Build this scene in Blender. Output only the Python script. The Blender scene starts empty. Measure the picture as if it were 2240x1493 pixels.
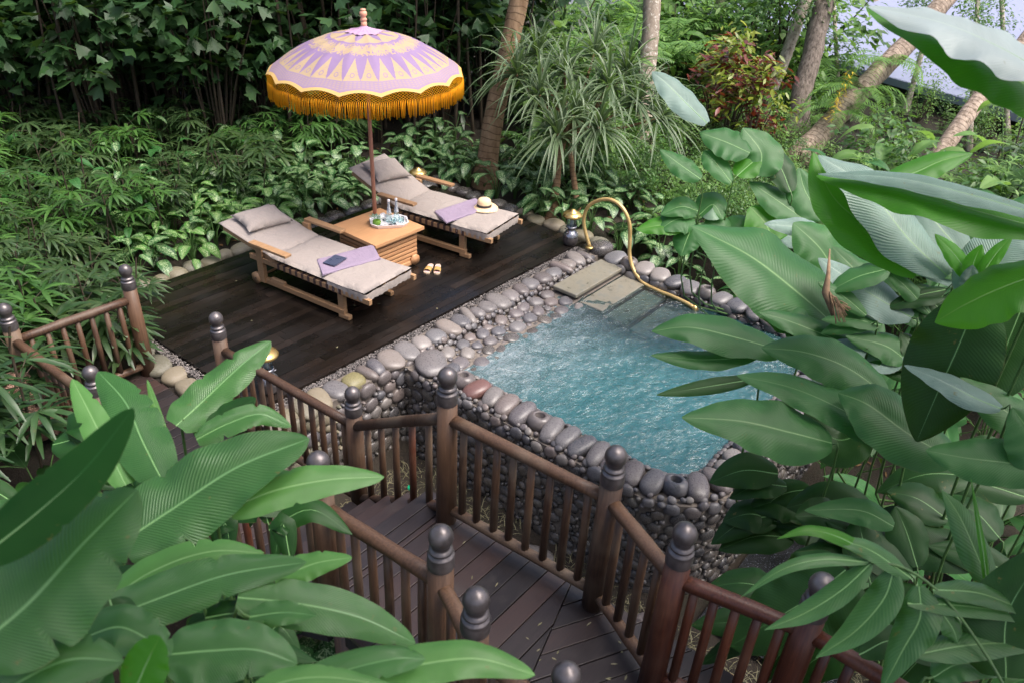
import bpy, bmesh, math, random
from math import sin, cos, pi, radians, sqrt, atan2
from mathutils import Vector, Matrix, noise as mnoise

R = random.Random(7)
scene = bpy.context.scene
COL = scene.collection

# ------------------------------------------------------------------ camera
# world frame: deck front edge runs along X, the pool lies towards -Y, deck surface z = 0
CAM = Vector((-3.84, -5.47, 4.6))
HEAD = radians(37.8)          # looking direction in plan, from +X towards +Y
PITCH, ROLL, FPX = radians(32.0), radians(3.4), 1740.0
cam_d = bpy.data.cameras.new('camera')
cam = bpy.data.objects.new('camera', cam_d)
COL.objects.link(cam)
scene.camera = cam
cam_d.sensor_width = 36.0
cam_d.lens = FPX / 2240.0 * 36.0
cam_d.clip_start = 0.05
cam_d.clip_end = 400
ROT = Matrix.Rotation(HEAD - pi / 2, 4, 'Z') @ Matrix.Rotation(pi / 2 - PITCH, 4, 'X') @ Matrix.Rotation(ROLL, 4, 'Z')
cam.matrix_world = Matrix.Translation(CAM) @ ROT
cam_d.dof.use_dof = True
cam_d.dof.focus_distance = 8.0
cam_d.dof.aperture_fstop = 3.2

# ------------------------------------------------------------------ sky, sun, exposure
SUN_EL, SUN_AZ = radians(63), radians(-72)      # azimuth measured from +X towards +Y
w = bpy.data.worlds.new('World')
scene.world = w
w.use_nodes = True
nt = w.node_tree
nt.nodes.clear()
sky = nt.nodes.new('ShaderNodeTexSky')
sky.sky_type = 'NISHITA'
sky.sun_disc = False
sky.sun_elevation = SUN_EL
sky.sun_rotation = pi / 2 - SUN_AZ
sky.dust_density = 6.0
sky.air_density = 0.7
sky.ozone_density = 1.2
bg = nt.nodes.new('ShaderNodeBackground')
bg.inputs['Strength'].default_value = 0.145
wo = nt.nodes.new('ShaderNodeOutputWorld')
nt.links.new(sky.outputs[0], bg.inputs[0])
nt.links.new(bg.outputs[0], wo.inputs[0])
sl = bpy.data.lights.new('sun', 'SUN')
sl.energy = 1.5
sl.angle = radians(38)
sl.color = (1.0, 0.975, 0.95)
sun = bpy.data.objects.new('sun', sl)
COL.objects.link(sun)
sdir = Vector((cos(SUN_EL) * cos(SUN_AZ), cos(SUN_EL) * sin(SUN_AZ), sin(SUN_EL)))
sun.rotation_euler = sdir.to_track_quat('Z', 'Y').to_euler()
sun.location = (0, 0, 20)
scene.view_settings.view_transform = 'Standard'
scene.view_settings.look = 'None'
scene.view_settings.gamma = 1.0
scene.view_settings.exposure = 1.22
scene.render.engine = 'CYCLES'
scene.cycles.max_bounces = 6
scene.cycles.diffuse_bounces = 3
scene.cycles.glossy_bounces = 3
scene.cycles.transparent_max_bounces = 12
scene.cycles.transmission_bounces = 6
scene.cycles.caustics_reflective = False
scene.cycles.caustics_refractive = False
scene.cycles.sample_clamp_indirect = 6

# ------------------------------------------------------------------ photo measurements -> places
def ray(px, py):
    v = ROT.to_3x3() @ Vector((px - 1120.0, -(py - 746.5), -FPX))
    return v / FPX            # unit of camera depth
def G(px, py, z=0.0):
    r = ray(px, py)
    return CAM + r * ((z - CAM.z) / r.z)
def Q(px, py, d):
    return CAM + ray(px, py) * d
RI = ROT.to_3x3().transposed()
def PX(p):
    v = RI @ (Vector(p) - CAM)
    return 1120 + v.x / -v.z * FPX, 746.5 - v.y / -v.z * FPX, -v.z

# ------------------------------------------------------------------ object helpers
def tag(o, label=None, cat=None, group=None, kind=None):
    if label: o['label'] = label
    if cat: o['category'] = cat
    if group: o['group'] = group
    if kind: o['kind'] = kind
    return o
def thing(name, label, cat, loc=(0, 0, 0), rz=0.0, group=None):
    o = bpy.data.objects.new(name, None)
    COL.objects.link(o)
    o.location = loc
    o.rotation_euler = (0, 0, rz)
    o.empty_display_size = 0.2
    return tag(o, label, cat, group)

class MB:
    """collects faces of one mesh"""
    def __init__(s):
        s.v = []; s.f = []; s.uv = {}; s.t = []; s.cur = 0.0
    def add(s, vs, fs, uvs=None, tint=None):
        n = len(s.v)
        s.v.extend(tuple(p) for p in vs)
        s.t.extend([s.cur if tint is None else tint] * len(vs))
        if uvs is not None:
            for i, u in enumerate(uvs): s.uv[n + i] = u
        s.f.extend(tuple(n + i for i in f) for f in fs)
        return s
    def box(s, c, d, m=None, jitter=0):
        x, y, z = d[0] / 2, d[1] / 2, d[2] / 2
        vs = [Vector((a * x, b * y, e * z)) for e in (-1, 1) for b in (-1, 1) for a in (-1, 1)]
        if m is not None: vs = [m @ p for p in vs]
        c = Vector(c)
        vs = [p + c for p in vs]
        return s.add(vs, [(0, 2, 3, 1), (4, 5, 7, 6), (0, 1, 5, 4), (2, 6, 7, 3), (0, 4, 6, 2), (1, 3, 7, 5)])
    def beam(s, a, b, w_, h_, up=(0, 0, 1)):
        a = Vector(a); b = Vector(b); t = (b - a); L = t.length; t.normalize()
        sd = t.cross(Vector(up)).normalized(); u = sd.cross(t)
        m = Matrix((t, sd, u)).transposed()
        return s.box((a + b) / 2, (L, w_, h_), m)
    def tube(s, pts, rad, n=10, cap=True):
        pts = [Vector(p) for p in pts]
        k = len(pts)
        if not hasattr(rad, '__len__'): rad = [rad] * k
        vs = []; uv = []
        ref = Vector((0, 0, 1))
        t0 = (pts[1] - pts[0]).normalized()
        if abs(t0.z) > 0.9: ref = Vector((1, 0, 0))
        sd = t0.cross(ref).normalized()
        L = 0
        for i in range(k):
            t = (pts[min(i + 1, k - 1)] - pts[max(i - 1, 0)]).normalized()
            sd = (sd - t * sd.dot(t)).normalized()
            u = t.cross(sd)
            if i: L += (pts[i] - pts[i - 1]).length
            for j in range(n):
                a = 2 * pi * j / n
                vs.append(pts[i] + (sd * cos(a) + u * sin(a)) * rad[i]); uv.append((j / n, L))
        fs = [(i * n + j, i * n + (j + 1) % n, (i + 1) * n + (j + 1) % n, (i + 1) * n + j) for i in range(k - 1) for j in range(n)]
        if cap:
            fs.append(tuple(range(n - 1, -1, -1))); fs.append(tuple((k - 1) * n + j for j in range(n)))
        return s.add(vs, fs, uv)
    def lathe(s, prof, c=(0, 0, 0), n=20, cap=False):
        c = Vector(c); vs = []; k = len(prof)
        for r_, z in prof:
            for j in range(n):
                a = 2 * pi * j / n
                vs.append(c + Vector((r_ * cos(a), r_ * sin(a), z)))
        fs = [(i * n + j, i * n + (j + 1) % n, (i + 1) * n + (j + 1) % n, (i + 1) * n + j) for i in range(k - 1) for j in range(n)]
        if cap:
            fs.append(tuple(range(n - 1, -1, -1))); fs.append(tuple((k - 1) * n + j for j in range(n)))
        return s.add(vs, fs)
    def mesh(s, name, mat, smooth=True):
        me = bpy.data.meshes.new(name)
        me.from_pydata(s.v, [], s.f)
        if s.uv:
            ul = me.uv_layers.new(name='UVMap')
            vi = [0] * len(me.loops)
            me.loops.foreach_get('vertex_index', vi)
            flat = []
            for i in vi: flat.extend(s.uv.get(i, (0.0, 0.0)))
            ul.data.foreach_set('uv', flat)
        if any(s.t):
            at = me.attributes.new('tint', 'FLOAT', 'POINT')
            at.data.foreach_set('value', s.t)
        if smooth: me.shade_smooth()
        if mat: me.materials.append(mat)
        me.update()
        return me
    def build(s, name, mat, parent=None, smooth=True, loc=None, bevel=0):
        me = s.mesh(name, mat, smooth)
        return link(name, me, parent, loc, bevel)
def link(name, me, parent=None, loc=None, bevel=0, rot=None, scale=None):
    o = bpy.data.objects.new(name, me)
    COL.objects.link(o)
    if parent: o.parent = parent
    if loc is not None: o.location = loc
    if rot is not None: o.rotation_euler = rot
    if scale is not None: o.scale = scale
    if bevel:
        b = o.modifiers.new('bevel', 'BEVEL'); b.width = bevel; b.segments = 2; b.limit_method = 'ANGLE'
        b.harden_normals = False
    return o
def copy_tree(o, parent=None):
    c = o.copy(); COL.objects.link(c); c.parent = parent
    for ch in o.children: copy_tree(ch, c)
    return c
def spline(pts, n):
    """Catmull-Rom through control points, n samples; pts may be tuples of any length"""
    P = [list(p) for p in pts]
    if len(P) == 2: return [[a + (b - a) * i / (n - 1) for a, b in zip(P[0], P[1])] for i in range(n)]
    P = [[2 * a - b for a, b in zip(P[0], P[1])]] + P + [[2 * a - b for a, b in zip(P[-1], P[-2])]]
    out = []; seg = len(P) - 3
    for i in range(n):
        u = i / (n - 1) * seg; k = min(int(u), seg - 1); t = u - k
        p0, p1, p2, p3 = P[k:k + 4]
        out.append([0.5 * (2 * b + (c - a) * t + (2 * a - 5 * b + 4 * c - d) * t * t + (3 * b - a - 3 * c + d) * t ** 3) for a, b, c, d in zip(p0, p1, p2, p3)])
    return out
def sstep(a, b, x):
    t = min(1, max(0, (x - a) / (b - a))); return t * t * (3 - 2 * t)

# ------------------------------------------------------------------ materials
class NT:
    def __init__(s, name):
        s.m = bpy.data.materials.new(name); s.m.use_nodes = True
        s.t = s.m.node_tree; s.t.nodes.clear()
        s.out = s.t.nodes.new('ShaderNodeOutputMaterial')
    def n(s, typ, **kw):
        nd = s.t.nodes.new('ShaderNode' + typ)
        for k, v in kw.items():
            if k in nd.inputs.keys(): nd.inputs[k].default_value = v
            else: setattr(nd, k, v)
        return nd
    def l(s, a, b): s.t.links.new(a, b)
    def put(s, sock, x):
        if isinstance(x, (int, float)): sock.default_value = x
        elif isinstance(x, tuple): sock.default_value = x if len(x) == 4 or sock.type == 'VECTOR' else (*x, 1)
        else: s.l(x, sock)
    def math(s, op, a, b=None, c=None, clamp=False):
        nd = s.t.nodes.new('ShaderNodeMath'); nd.operation = op; nd.use_clamp = clamp
        for i, x in enumerate((a, b, c)):
            if x is not None: s.put(nd.inputs[i], x)
        return nd.outputs[0]
    def mix(s, f, a, b, mode='MIX'):
        nd = s.t.nodes.new('ShaderNodeMix'); nd.data_type = 'RGBA'; nd.blend_type = mode
        s.put(nd.inputs[0], f)
        for k, x in ((6, a), (7, b)):
            if isinstance(x, tuple): nd.inputs[k].default_value = (*x[:3], 1)
            else: s.l(x, nd.inputs[k])
        return nd.outputs[2]
    def ramp(s, f, stops, interp='LINEAR'):
        nd = s.t.nodes.new('ShaderNodeValToRGB'); cr = nd.color_ramp; cr.interpolation = interp
        while len(cr.elements) > 1: cr.elements.remove(cr.elements[-1])
        cr.elements[0].position = stops[0][0]; cr.elements[0].color = (*stops[0][1], 1)
        for p, c in stops[1:]:
            e = cr.elements.new(p); e.color = (*c, 1)
        s.l(f, nd.inputs[0]); return nd.outputs[0]
    def maprange(s, f, a, b, c=0.0, d=1.0):
        nd = s.n('MapRange'); s.l(f, nd.inputs[0])
        for i, x in zip((1, 2, 3, 4), (a, b, c, d)): nd.inputs[i].default_value = x
        return nd.outputs[0]
    def noise(s, scale, detail=3, rough=.55, vec=None, dist=0.0):
        nd = s.n('TexNoise'); nd.inputs['Scale'].default_value = scale; nd.inputs['Detail'].default_value = detail
        nd.inputs['Roughness'].default_value = rough; nd.inputs['Distortion'].default_value = dist
        if vec is not None: s.l(vec, nd.inputs['Vector'])
        return nd.outputs['Fac']
    def obj(s):
        return s.n('TexCoord').outputs['Object']
    def geo(s): return s.n('NewGeometry').outputs['Position']
    def mapping(s, vec, scale=(1, 1, 1), loc=(0, 0, 0), rot=(0, 0, 0)):
        nd = s.n('Mapping'); s.l(vec, nd.inputs[0]); nd.inputs['Scale'].default_value = scale
        nd.inputs['Location'].default_value = loc; nd.inputs['Rotation'].default_value = rot
        return nd.outputs[0]
    def rnd(s):
        """per object random plus the per piece tint, wrapped to 0..1"""
        a = s.n('ObjectInfo').outputs['Random']; t = s.n('Attribute', attribute_name='tint').outputs['Fac']
        return s.math('FRACT', s.math('ADD', a, t))
    def offset(s, vec, k=37.0):
        """shift a texture vector per object so copies differ"""
        r = s.n('ObjectInfo').outputs['Random']
        nd = s.n('VectorMath', operation='ADD'); s.l(vec, nd.inputs[0])
        cb = s.n('CombineXYZ'); m_ = s.math('MULTIPLY', r, k)
        for i in range(3): s.l(m_, cb.inputs[i])
        s.l(cb.outputs[0], nd.inputs[1]); return nd.outputs[0]
    def bump(s, h, strength=.3, dist=.01):
        nd = s.n('Bump'); nd.inputs['Strength'].default_value = strength; nd.inputs['Distance'].default_value = dist
        s.l(h, nd.inputs['Height']); return nd.outputs[0]
    def pbr(s, col, rough=.6, metal=0.0, normal=None, spec=None, **kw):
        b = s.n('BsdfPrincipled')
        s.put(b.inputs['Base Color'], col); s.put(b.inputs['Roughness'], rough); s.put(b.inputs['Metallic'], metal)
        if normal is not None: s.l(normal, b.inputs['Normal'])
        if spec is not None: s.put(b.inputs['Specular IOR Level'], spec)
        for k, v in kw.items(): s.put(b.inputs[k.replace('_', ' ')], v)
        return b
    def done(s, b):
        s.l(b.outputs[0], s.out.inputs[0]); return s.m

def wood(name, c1, c2, rough=.55, axis=(1, 12, 12), wear=None, bump=.25, spec=.4, sc=6):
    k = NT(name); v = k.offset(k.obj()); m = k.mapping(v, axis)
    g = k.noise(sc, 5, .6, m); g2 = k.noise(2.2, 3, .6, v)
    f = k.math('ADD', k.math('MULTIPLY', g, .7), k.math('MULTIPLY', k.rnd(), .3))
    col = k.ramp(f, [(.25, c1), (.75, c2)])
    if wear: col = k.mix(k.maprange(g2, .5, .7, 0, .6), col, wear)
    rg = k.maprange(g2, .3, .7, rough - .1, rough + .12)
    return k.done(k.pbr(col, rg, normal=k.bump(g, bump, .004), spec=spec))

def plain(name, c, rough=.5, metal=0., noise=.15, sc=20, bump=0.1, spec=.5, **kw):
    k = NT(name); v = k.offset(k.obj()); g = k.noise(sc, 4, .6, v)
    col = k.mix(k.maprange(g, .3, .7), tuple(x * (1 - noise) for x in c), tuple(min(1, x * (1 + noise)) for x in c))
    rg = k.maprange(g, .3, .7, max(.02, rough - .08), min(1, rough + .1))
    return k.done(k.pbr(col, rg, metal, normal=k.bump(g, bump, .003), spec=spec, **kw))

M = {}
# wet, nearly black deck boards
k = NT('deck_board'); v = k.offset(k.obj()); gr = k.noise(5, 6, .65, k.mapping(v, (1.2, 22, 22)))
big = k.noise(1.3, 4, .6, k.geo()); rr = k.rnd()
col = k.ramp(k.math('ADD', k.math('MULTIPLY', gr, .55), k.math('MULTIPLY', rr, .45)), [(.2, (.004, .0034, .003)), (.55, (.0085, .0063, .005)), (.85, (.020, .0125, .009))])
col = k.mix(k.math('MULTIPLY', k.maprange(k.noise(7, 5, .7, k.mapping(k.geo(), (1, 3, 1))), .6, .78), .5), col, (.05, .042, .038))
rg = k.math('ADD', k.maprange(big, .38, .62, .10, .38), k.math('MULTIPLY', rr, .12))
M['deck'] = k.done(k.pbr(col, rg, normal=k.bump(gr, .25, .003), spec=.5))
# walkway boards, worn brown-grey
k = NT('walk_board'); v = k.offset(k.obj()); gr = k.noise(5, 6, .65, k.mapping(v, (1.2, 18, 18)))
rr = k.rnd(); big = k.noise(3.0, 4, .6, k.geo())
col = k.ramp(k.math('ADD', k.math('MULTIPLY', gr, .5), k.math('MULTIPLY', rr, .5)), [(.2, (.013, .0105, .011)), (.5, (.028, .020, .020)), (.8, (.052, .029, .024))])
col = k.mix(k.maprange(k.noise(2.2, 5, .65, k.mapping(k.geo(), (1, 1, 1))), .56, .7, 0, .5), col, (.055, .046, .042))
M['walk'] = k.done(k.pbr(col, k.maprange(big, .3, .7, .3, .55), normal=k.bump(gr, .3, .004), spec=.45))
M['rail'] = wood('rail_wood', (.030, .015, .010), (.135, .074, .042), .48, (14, 14, 1.0), wear=(.17, .125, .085), bump=.5)
M['rail_red'] = wood('rail_wood_red', (.042, .012, .007), (.140, .045, .022), .40, (14, 14, 1.0), wear=(.15, .075, .045), bump=.4)
M['teak'] = wood('teak', (.25, .14, .07), (.42, .255, .135), .5, (1, 9, 9), bump=.12)
M['teak_dark'] = wood('teak_dark', (.24, .12, .05), (.36, .19, .09), .55, (1, 9, 9), bump=.12)
M['table'] = wood('table_wood', (.40, .20, .095), (.55, .30, .145), .42, (1, 9, 9), bump=.1)
M['pole'] = wood('pole_wood', (.30, .13, .085), (.42, .20, .135), .5, (9, 9, 1), bump=.1)
M['finial'] = plain('finial_metal', (.13, .115, .115), .38, .65, .35, 14, .25)
M['brass'] = plain('brass', (.62, .43, .16), .3, .9, .22, 9, .08)
M['steel'] = plain('lamp_metal', (.30, .30, .33), .25, .85, .2, 18, .05)
M['hose'] = plain('pipe_coating', (.58, .40, .16), .35, .35, .2, 7, .08)
M['pebble'] = None
# river stones
def stone_mat(name, stops, rough=.5, wet=.0):
    k = NT(name); v = k.offset(k.obj()); r_ = k.rnd()
    base = k.ramp(r_, stops, 'EASE')
    g = k.noise(9, 5, .65, v); g2 = k.noise(45, 3, .7, v)
    c = k.mix(k.maprange(g, .42, .62, 0, .55), base, k.mix(.5, base, (.30, .27, .26)))
    c = k.mix(k.maprange(g2, .35, .65, .18, 0), c, (.05, .04, .04))
    rg = k.maprange(g, .35, .65, rough - .12, rough + .15)
    return k.done(k.pbr(c, rg, normal=k.bump(g2, .18, .003), spec=.45))
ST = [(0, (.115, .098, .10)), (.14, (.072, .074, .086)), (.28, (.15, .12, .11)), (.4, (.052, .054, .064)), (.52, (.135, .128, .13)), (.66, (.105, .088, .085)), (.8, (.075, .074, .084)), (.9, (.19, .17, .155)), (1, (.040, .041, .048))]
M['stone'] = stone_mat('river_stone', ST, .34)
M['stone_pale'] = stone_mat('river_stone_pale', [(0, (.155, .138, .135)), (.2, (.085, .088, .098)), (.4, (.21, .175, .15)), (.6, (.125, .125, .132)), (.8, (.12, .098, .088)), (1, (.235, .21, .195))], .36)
M['stone_dark'] = stone_mat('wet_shaded_stone', [(0, (.040, .034, .030)), (.2, (.062, .056, .05)), (.4, (.030, .031, .035)), (.6, (.08, .068, .056)), (.8, (.042, .043, .043)), (1, (.10, .09, .075))], .25)  # wet stones; its dark tones also carry shade on the lower pool wall
M['stone_moss'] = stone_mat('mossy_stone', [(0, (.125, .11, .06)), (.25, (.17, .15, .09)), (.5, (.11, .105, .07)), (.75, (.20, .165, .105)), (1, (.10, .098, .062))], .6)
M['stone_red'] = plain('red_stone', (.135, .072, .064), .35, 0, .2, 12, .15)
M['stone_yellow'] = plain('yellow_stone', (.17, .15, .07), .5, 0, .3, 8, .2)
M['mortar'] = plain('mortar', (.15, .125, .105), .85, 0, .35, 30, .5)
M['mortar_dark'] = plain('mortar_dark', (.07, .06, .052), .7, 0, .4, 25, .5)
k = NT('slate_slab'); g = k.noise(7, 6, .65, k.geo()); g2 = k.noise(30, 4, .7, k.geo())
col = k.ramp(g, [(.3, (.14, .13, .105)), (.5, (.215, .195, .15)), (.7, (.165, .165, .145))])
M['slab'] = k.done(k.pbr(col, k.maprange(g, .3, .7, .22, .5), normal=k.bump(k.math('ADD', g, k.math('MULTIPLY', g2, .3)), .35, .01)))
# soil
k = NT('soil'); g = k.noise(3, 6, .7, k.geo()); g2 = k.noise(40, 4, .8, k.geo())
col = k.ramp(g, [(.3, (.012, .009, .006)), (.5, (.022, .015, .009)), (.7, (.018, .020, .008))])
col = k.mix(k.maprange(g2, .54, .68, 0, .5), col, (.06, .038, .02))
M['soil'] = k.done(k.pbr(col, .9, normal=k.bump(g2, .8, .03)))
# fabrics
def fabric(name, c, sc=260, rough=.9, fold=.55, sheen=.2):
    k = NT(name); v = k.obj(); a = k.noise(sc, 2, .5, v); b = k.noise(4.5, 4, .6, v, .6)
    col = k.mix(k.maprange(a, .3, .7), tuple(x * .86 for x in c), tuple(min(1, x * 1.1) for x in c))
    n1 = k.bump(b, fold, .05); nd = k.n('Bump'); nd.inputs['Strength'].default_value = .25; nd.inputs['Distance'].default_value = .002
    k.l(a, nd.inputs['Height']); k.l(n1, nd.inputs['Normal'])
    return k.done(k.pbr(col, rough, normal=nd.outputs[0], spec=.2, Sheen_Weight=sheen))
M['cushion'] = fabric('taupe_canvas', (.30, .26, .235), sheen=.05)
M['towel'] = fabric('lilac_cotton', (.25, .195, .265), 160, .95, .5, .1)
M['strap'] = plain('brown_webbing', (.055, .028, .025), .8)
M['black'] = plain('dark_band', (.03, .022, .024), .6)
M['white'] = plain('white_glaze', (.78, .76, .78), .3, 0, .03)
M['dry'] = plain('dry_stalk', (.24, .15, .085), .8, 0, .3)
M['paper'] = plain('white_napkin', (.8, .79, .78), .8, 0, .04)
k = NT('straw'); wv = k.n('TexWave'); wv.inputs['Scale'].default_value = 60; wv.bands_direction = 'Z'; k.l(k.obj(), wv.inputs['Vector'])
M['straw'] = k.done(k.pbr(k.mix(wv.outputs['Fac'], (.66, .47, .27), (.74, .56, .35)), .75, normal=k.bump(wv.outputs['Fac'], .3, .002)))
M['tablet'] = plain('tablet_case', (.045, .055, .095), .45, 0, .1, 50, .1)
M['slip_y'] = plain('yellow_strap', (.42, .27, .09), .6, 0, .1)
M['slip_c'] = plain('cream_sole', (.62, .47, .33), .7, 0, .1)
M['slip_p'] = plain('pink_insole', (.52, .34, .33), .7, 0, .1)
k = NT('clear_glass'); gl = k.n('BsdfGlass'); gl.inputs['Roughness'].default_value = .02; gl.inputs['Color'].default_value = (.86, .97, .98, 1)
tr = k.n('BsdfTransparent'); tr.inputs[0].default_value = (.88, .97, .98, 1); mx = k.n('MixShader'); mx.inputs[0].default_value = .45
k.l(tr.outputs[0], mx.inputs[1]); k.l(gl.outputs[0], mx.inputs[2]); M['glass'] = k.done(mx)
k = NT('printed_glass'); vv = k.n('TexVoronoi'); vv.inputs['Scale'].default_value = 62; k.l(k.obj(), vv.inputs['Vector'])
f = k.math('LESS_THAN', vv.outputs['Distance'], .32)
gb = k.pbr((.75, .84, .90), .1, spec=.8, Transmission_Weight=.5); db = k.pbr((.03, .04, .16), .3)
mx = k.n('MixShader'); k.l(f, mx.inputs[0]); k.l(gb.outputs[0], mx.inputs[1]); k.l(db.outputs[0], mx.inputs[2]); M['bottle'] = k.done(mx)
M['green_pot'] = plain('green_pot', (.13, .26, .02), .45, 0, .15)
M['rock'] = None
k = NT('pitted_rock'); g = k.noise(11, 6, .75, k.obj()); vo = k.n('TexVoronoi'); vo.inputs['Scale'].default_value = 26; k.l(k.obj(), vo.inputs['Vector'])
col = k.ramp(g, [(.3, (.20, .11, .075)), (.55, (.44, .26, .19)), (.75, (.52, .33, .25))])
col = k.mix(k.maprange(vo.outputs['Distance'], .05, .25, .7, 0), col, (.09, .045, .03))
M['rock'] = k.done(k.pbr(col, .85, normal=k.bump(k.math('ADD', g, vo.outputs['Distance']), .9, .03)))

# leaves --------------------------------------------------------------
def leaf_mat(name, ca, cb, under=None, rough=.38, trans=.28, tcol=None, vein=30, vdepth=.35, mid=(.16, .26, .07), midw=.022, speck=None, spec=.45, vang=1.3, brown=.0, stripe=None, mottle=.25):
    k = NT(name)
    uvn = k.n('UVMap'); sp = k.n('SeparateXYZ'); k.l(uvn.outputs[0], sp.inputs[0]); U, V = sp.outputs[0], sp.outputs[1]
    r_ = k.rnd(); v = k.offset(k.obj()); g = k.noise(5, 3, .6, v); vein = vein * 1.5; vdepth = vdepth * .32
    f = k.math('ADD', k.math('MULTIPLY', r_, .75), k.math('MULTIPLY', g, .35), clamp=True)
    col = k.mix(f, ca, cb)
    col = k.mix(k.maprange(k.noise(2.3, 4, .65, v, .8), .35, .68), col, k.mix(.45, col, tuple(x * .45 for x in ca)))
    side = k.math('ABSOLUTE', k.math('SUBTRACT', U, .5))
    if vein:
        ph = k.math('SUBTRACT', k.math('MULTIPLY', V, float(vein)), k.math('MULTIPLY', side, vang * vein * .28))
        ph = k.math('ADD', ph, k.math('MULTIPLY', k.noise(4, 2, .5, v), 2.2))
        wv = k.math('SINE', k.math('MULTIPLY', ph, 6.283))
        wv = k.math('MULTIPLY', wv, k.maprange(k.noise(6, 3, .6, v), .3, .7, .3, 1.0))
        wv = k.math('MULTIPLY', wv, k.maprange(side, 0, .08))
        col = k.mix(k.maprange(wv, -1, 1, 0, mottle), col, k.mix(.5, col, mid))
    if stripe: col = k.mix(k.maprange(k.math('ABSOLUTE', k.math('SUBTRACT', side, .33)), .04, .12, .8, 0), col, stripe)
    if speck:
        uvm = k.mapping(k.offset(uvn.outputs[0], 9.0), (9, 15, 1))
        s1 = k.noise(1.25, 2, .7, uvm)
        edge = k.maprange(side, .2, .47, 0, .16)
        th = k.math('SUBTRACT', s1, edge)
        col = k.mix(k.maprange(th, .49, .53, 0, .85), col, speck)
    if brown: col = k.mix(k.maprange(k.noise(9, 4, .7, v), .62, .7, 0, brown), col, (.20, .11, .04))
    if vein:
        en = k.math('ADD', side, k.math('MULTIPLY', k.noise(22, 3, .7, v), .06))
        col = k.mix(k.maprange(en, .522, .54, 0, .6), col, (.16, .13, .05))
        col = k.mix(k.maprange(k.noise(13, 4, .75, v), .66, .70, 0, .55), col, (.16, .12, .03))
    col = k.mix(k.maprange(side, midw * .5, midw * 1.5, .85, 0), col, mid)
    if under is not None:
        bf = k.n('NewGeometry').outputs['Backfacing']
        cu = k.mix(.35, under, col)
        col = k.mix(bf, col, cu)
    nrm = None
    if vein:
        nd = k.n('Bump'); nd.inputs['Strength'].default_value = vdepth; nd.inputs['Distance'].default_value = .004
        k.l(wv, nd.inputs['Height']); nrm = nd.outputs[0]
    b = k.pbr(col, rough, normal=nrm, spec=spec)
    tl = k.n('BsdfTranslucent')
    k.put(tl.inputs[0], k.mix(.5, col, tcol or (.22, .42, .03)))
    if nrm is not None: k.l(nrm, tl.inputs['Normal'])
    mx = k.n('MixShader'); mx.inputs[0].default_value = trans
    k.l(b.outputs[0], mx.inputs[1]); k.l(tl.outputs[0], mx.inputs[2])
    return k.done(mx)
L = {}
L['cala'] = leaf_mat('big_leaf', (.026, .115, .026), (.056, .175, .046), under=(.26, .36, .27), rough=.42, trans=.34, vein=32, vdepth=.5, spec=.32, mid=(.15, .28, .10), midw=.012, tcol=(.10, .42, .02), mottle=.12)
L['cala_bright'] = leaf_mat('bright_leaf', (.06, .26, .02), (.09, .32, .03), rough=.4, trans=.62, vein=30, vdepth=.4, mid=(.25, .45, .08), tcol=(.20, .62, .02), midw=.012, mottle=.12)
L['cala_dark'] = leaf_mat('dark_shaded_leaf', (.008, .042, .006), (.018, .068, .011), rough=.45, trans=.12, vein=30, vdepth=.35, mid=(.04, .11, .03), midw=.012, mottle=.1, spec=.22)  # lowered albedo carries the shade between and beneath the brighter leaves
L['silver'] = leaf_mat('silver_leaf', (.13, .22, .17), (.21, .30, .26), under=(.05, .20, .02), rough=.48, trans=.22, vein=30, vdepth=1.3, mid=(.30, .38, .30), midw=.01, tcol=(.10, .42, .02), mottle=.1)
L['deep'] = leaf_mat('deep_green_leaf', (.008, .060, .006), (.014, .085, .010), rough=.6, trans=.35, vein=40, vdepth=.2, mid=(.03, .14, .03), midw=.012, mottle=.1, spec=.2, tcol=(.03, .30, .01))
L['silver_flip'] = leaf_mat('pale_top_leaf', (.34, .41, .41), (.42, .48, .48), under=(.05, .28, .02), rough=.5, trans=.3, vein=30, vdepth=.3, mid=(.4, .5, .42), midw=.008, tcol=(.12, .55, .02), mottle=.1)
L['banana'] = leaf_mat('banana_leaf', (.026, .108, .016), (.054, .170, .030), rough=.33, trans=.24, vein=34, vdepth=.9, mid=(.16, .34, .12), midw=.014, mottle=.34, tcol=(.12, .40, .02))
L['banana_light'] = leaf_mat('young_banana_leaf', (.060, .20, .030), (.090, .26, .048), rough=.42, trans=.3, vein=44, vdepth=.25, mid=(.26, .46, .16), midw=.017, mottle=.3, tcol=(.25, .6, .05))
L['ginger'] = leaf_mat('ginger_leaf', (.028, .11, .022), (.045, .15, .035), rough=.4, trans=.25, vein=16, vdepth=.5, mid=(.18, .32, .10), midw=.018, tcol=(.14, .5, .02))
L['dieff'] = leaf_mat('speckled_leaf', (.016, .065, .018), (.034, .120, .028), rough=.36, trans=.2, vein=0, mid=(.08, .2, .06), speck=(.36, .48, .24), midw=.02)
L['dieff_pale'] = leaf_mat('pale_speckled_leaf', (.05, .17, .035), (.10, .26, .045), rough=.4, trans=.3, vein=0, mid=(.2, .36, .1), speck=(.44, .56, .26), midw=.02)
L['rhapis'] = leaf_mat('lady_palm_leaf', (.017, .050, .016), (.070, .112, .040), rough=.34, trans=.25, vein=0, mid=(.05, .12, .04), brown=.25)
L['rhapis_dark'] = leaf_mat('dark_palm_leaf', (.012, .042, .012), (.045, .095, .028), rough=.38, trans=.15, vein=0, mid=(.03, .08, .03), brown=.2)
L['fish'] = leaf_mat('fishtail_leaf', (.012, .044, .011), (.042, .100, .026), rough=.46, trans=.15, vein=0, mid=(.03, .08, .03))
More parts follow.
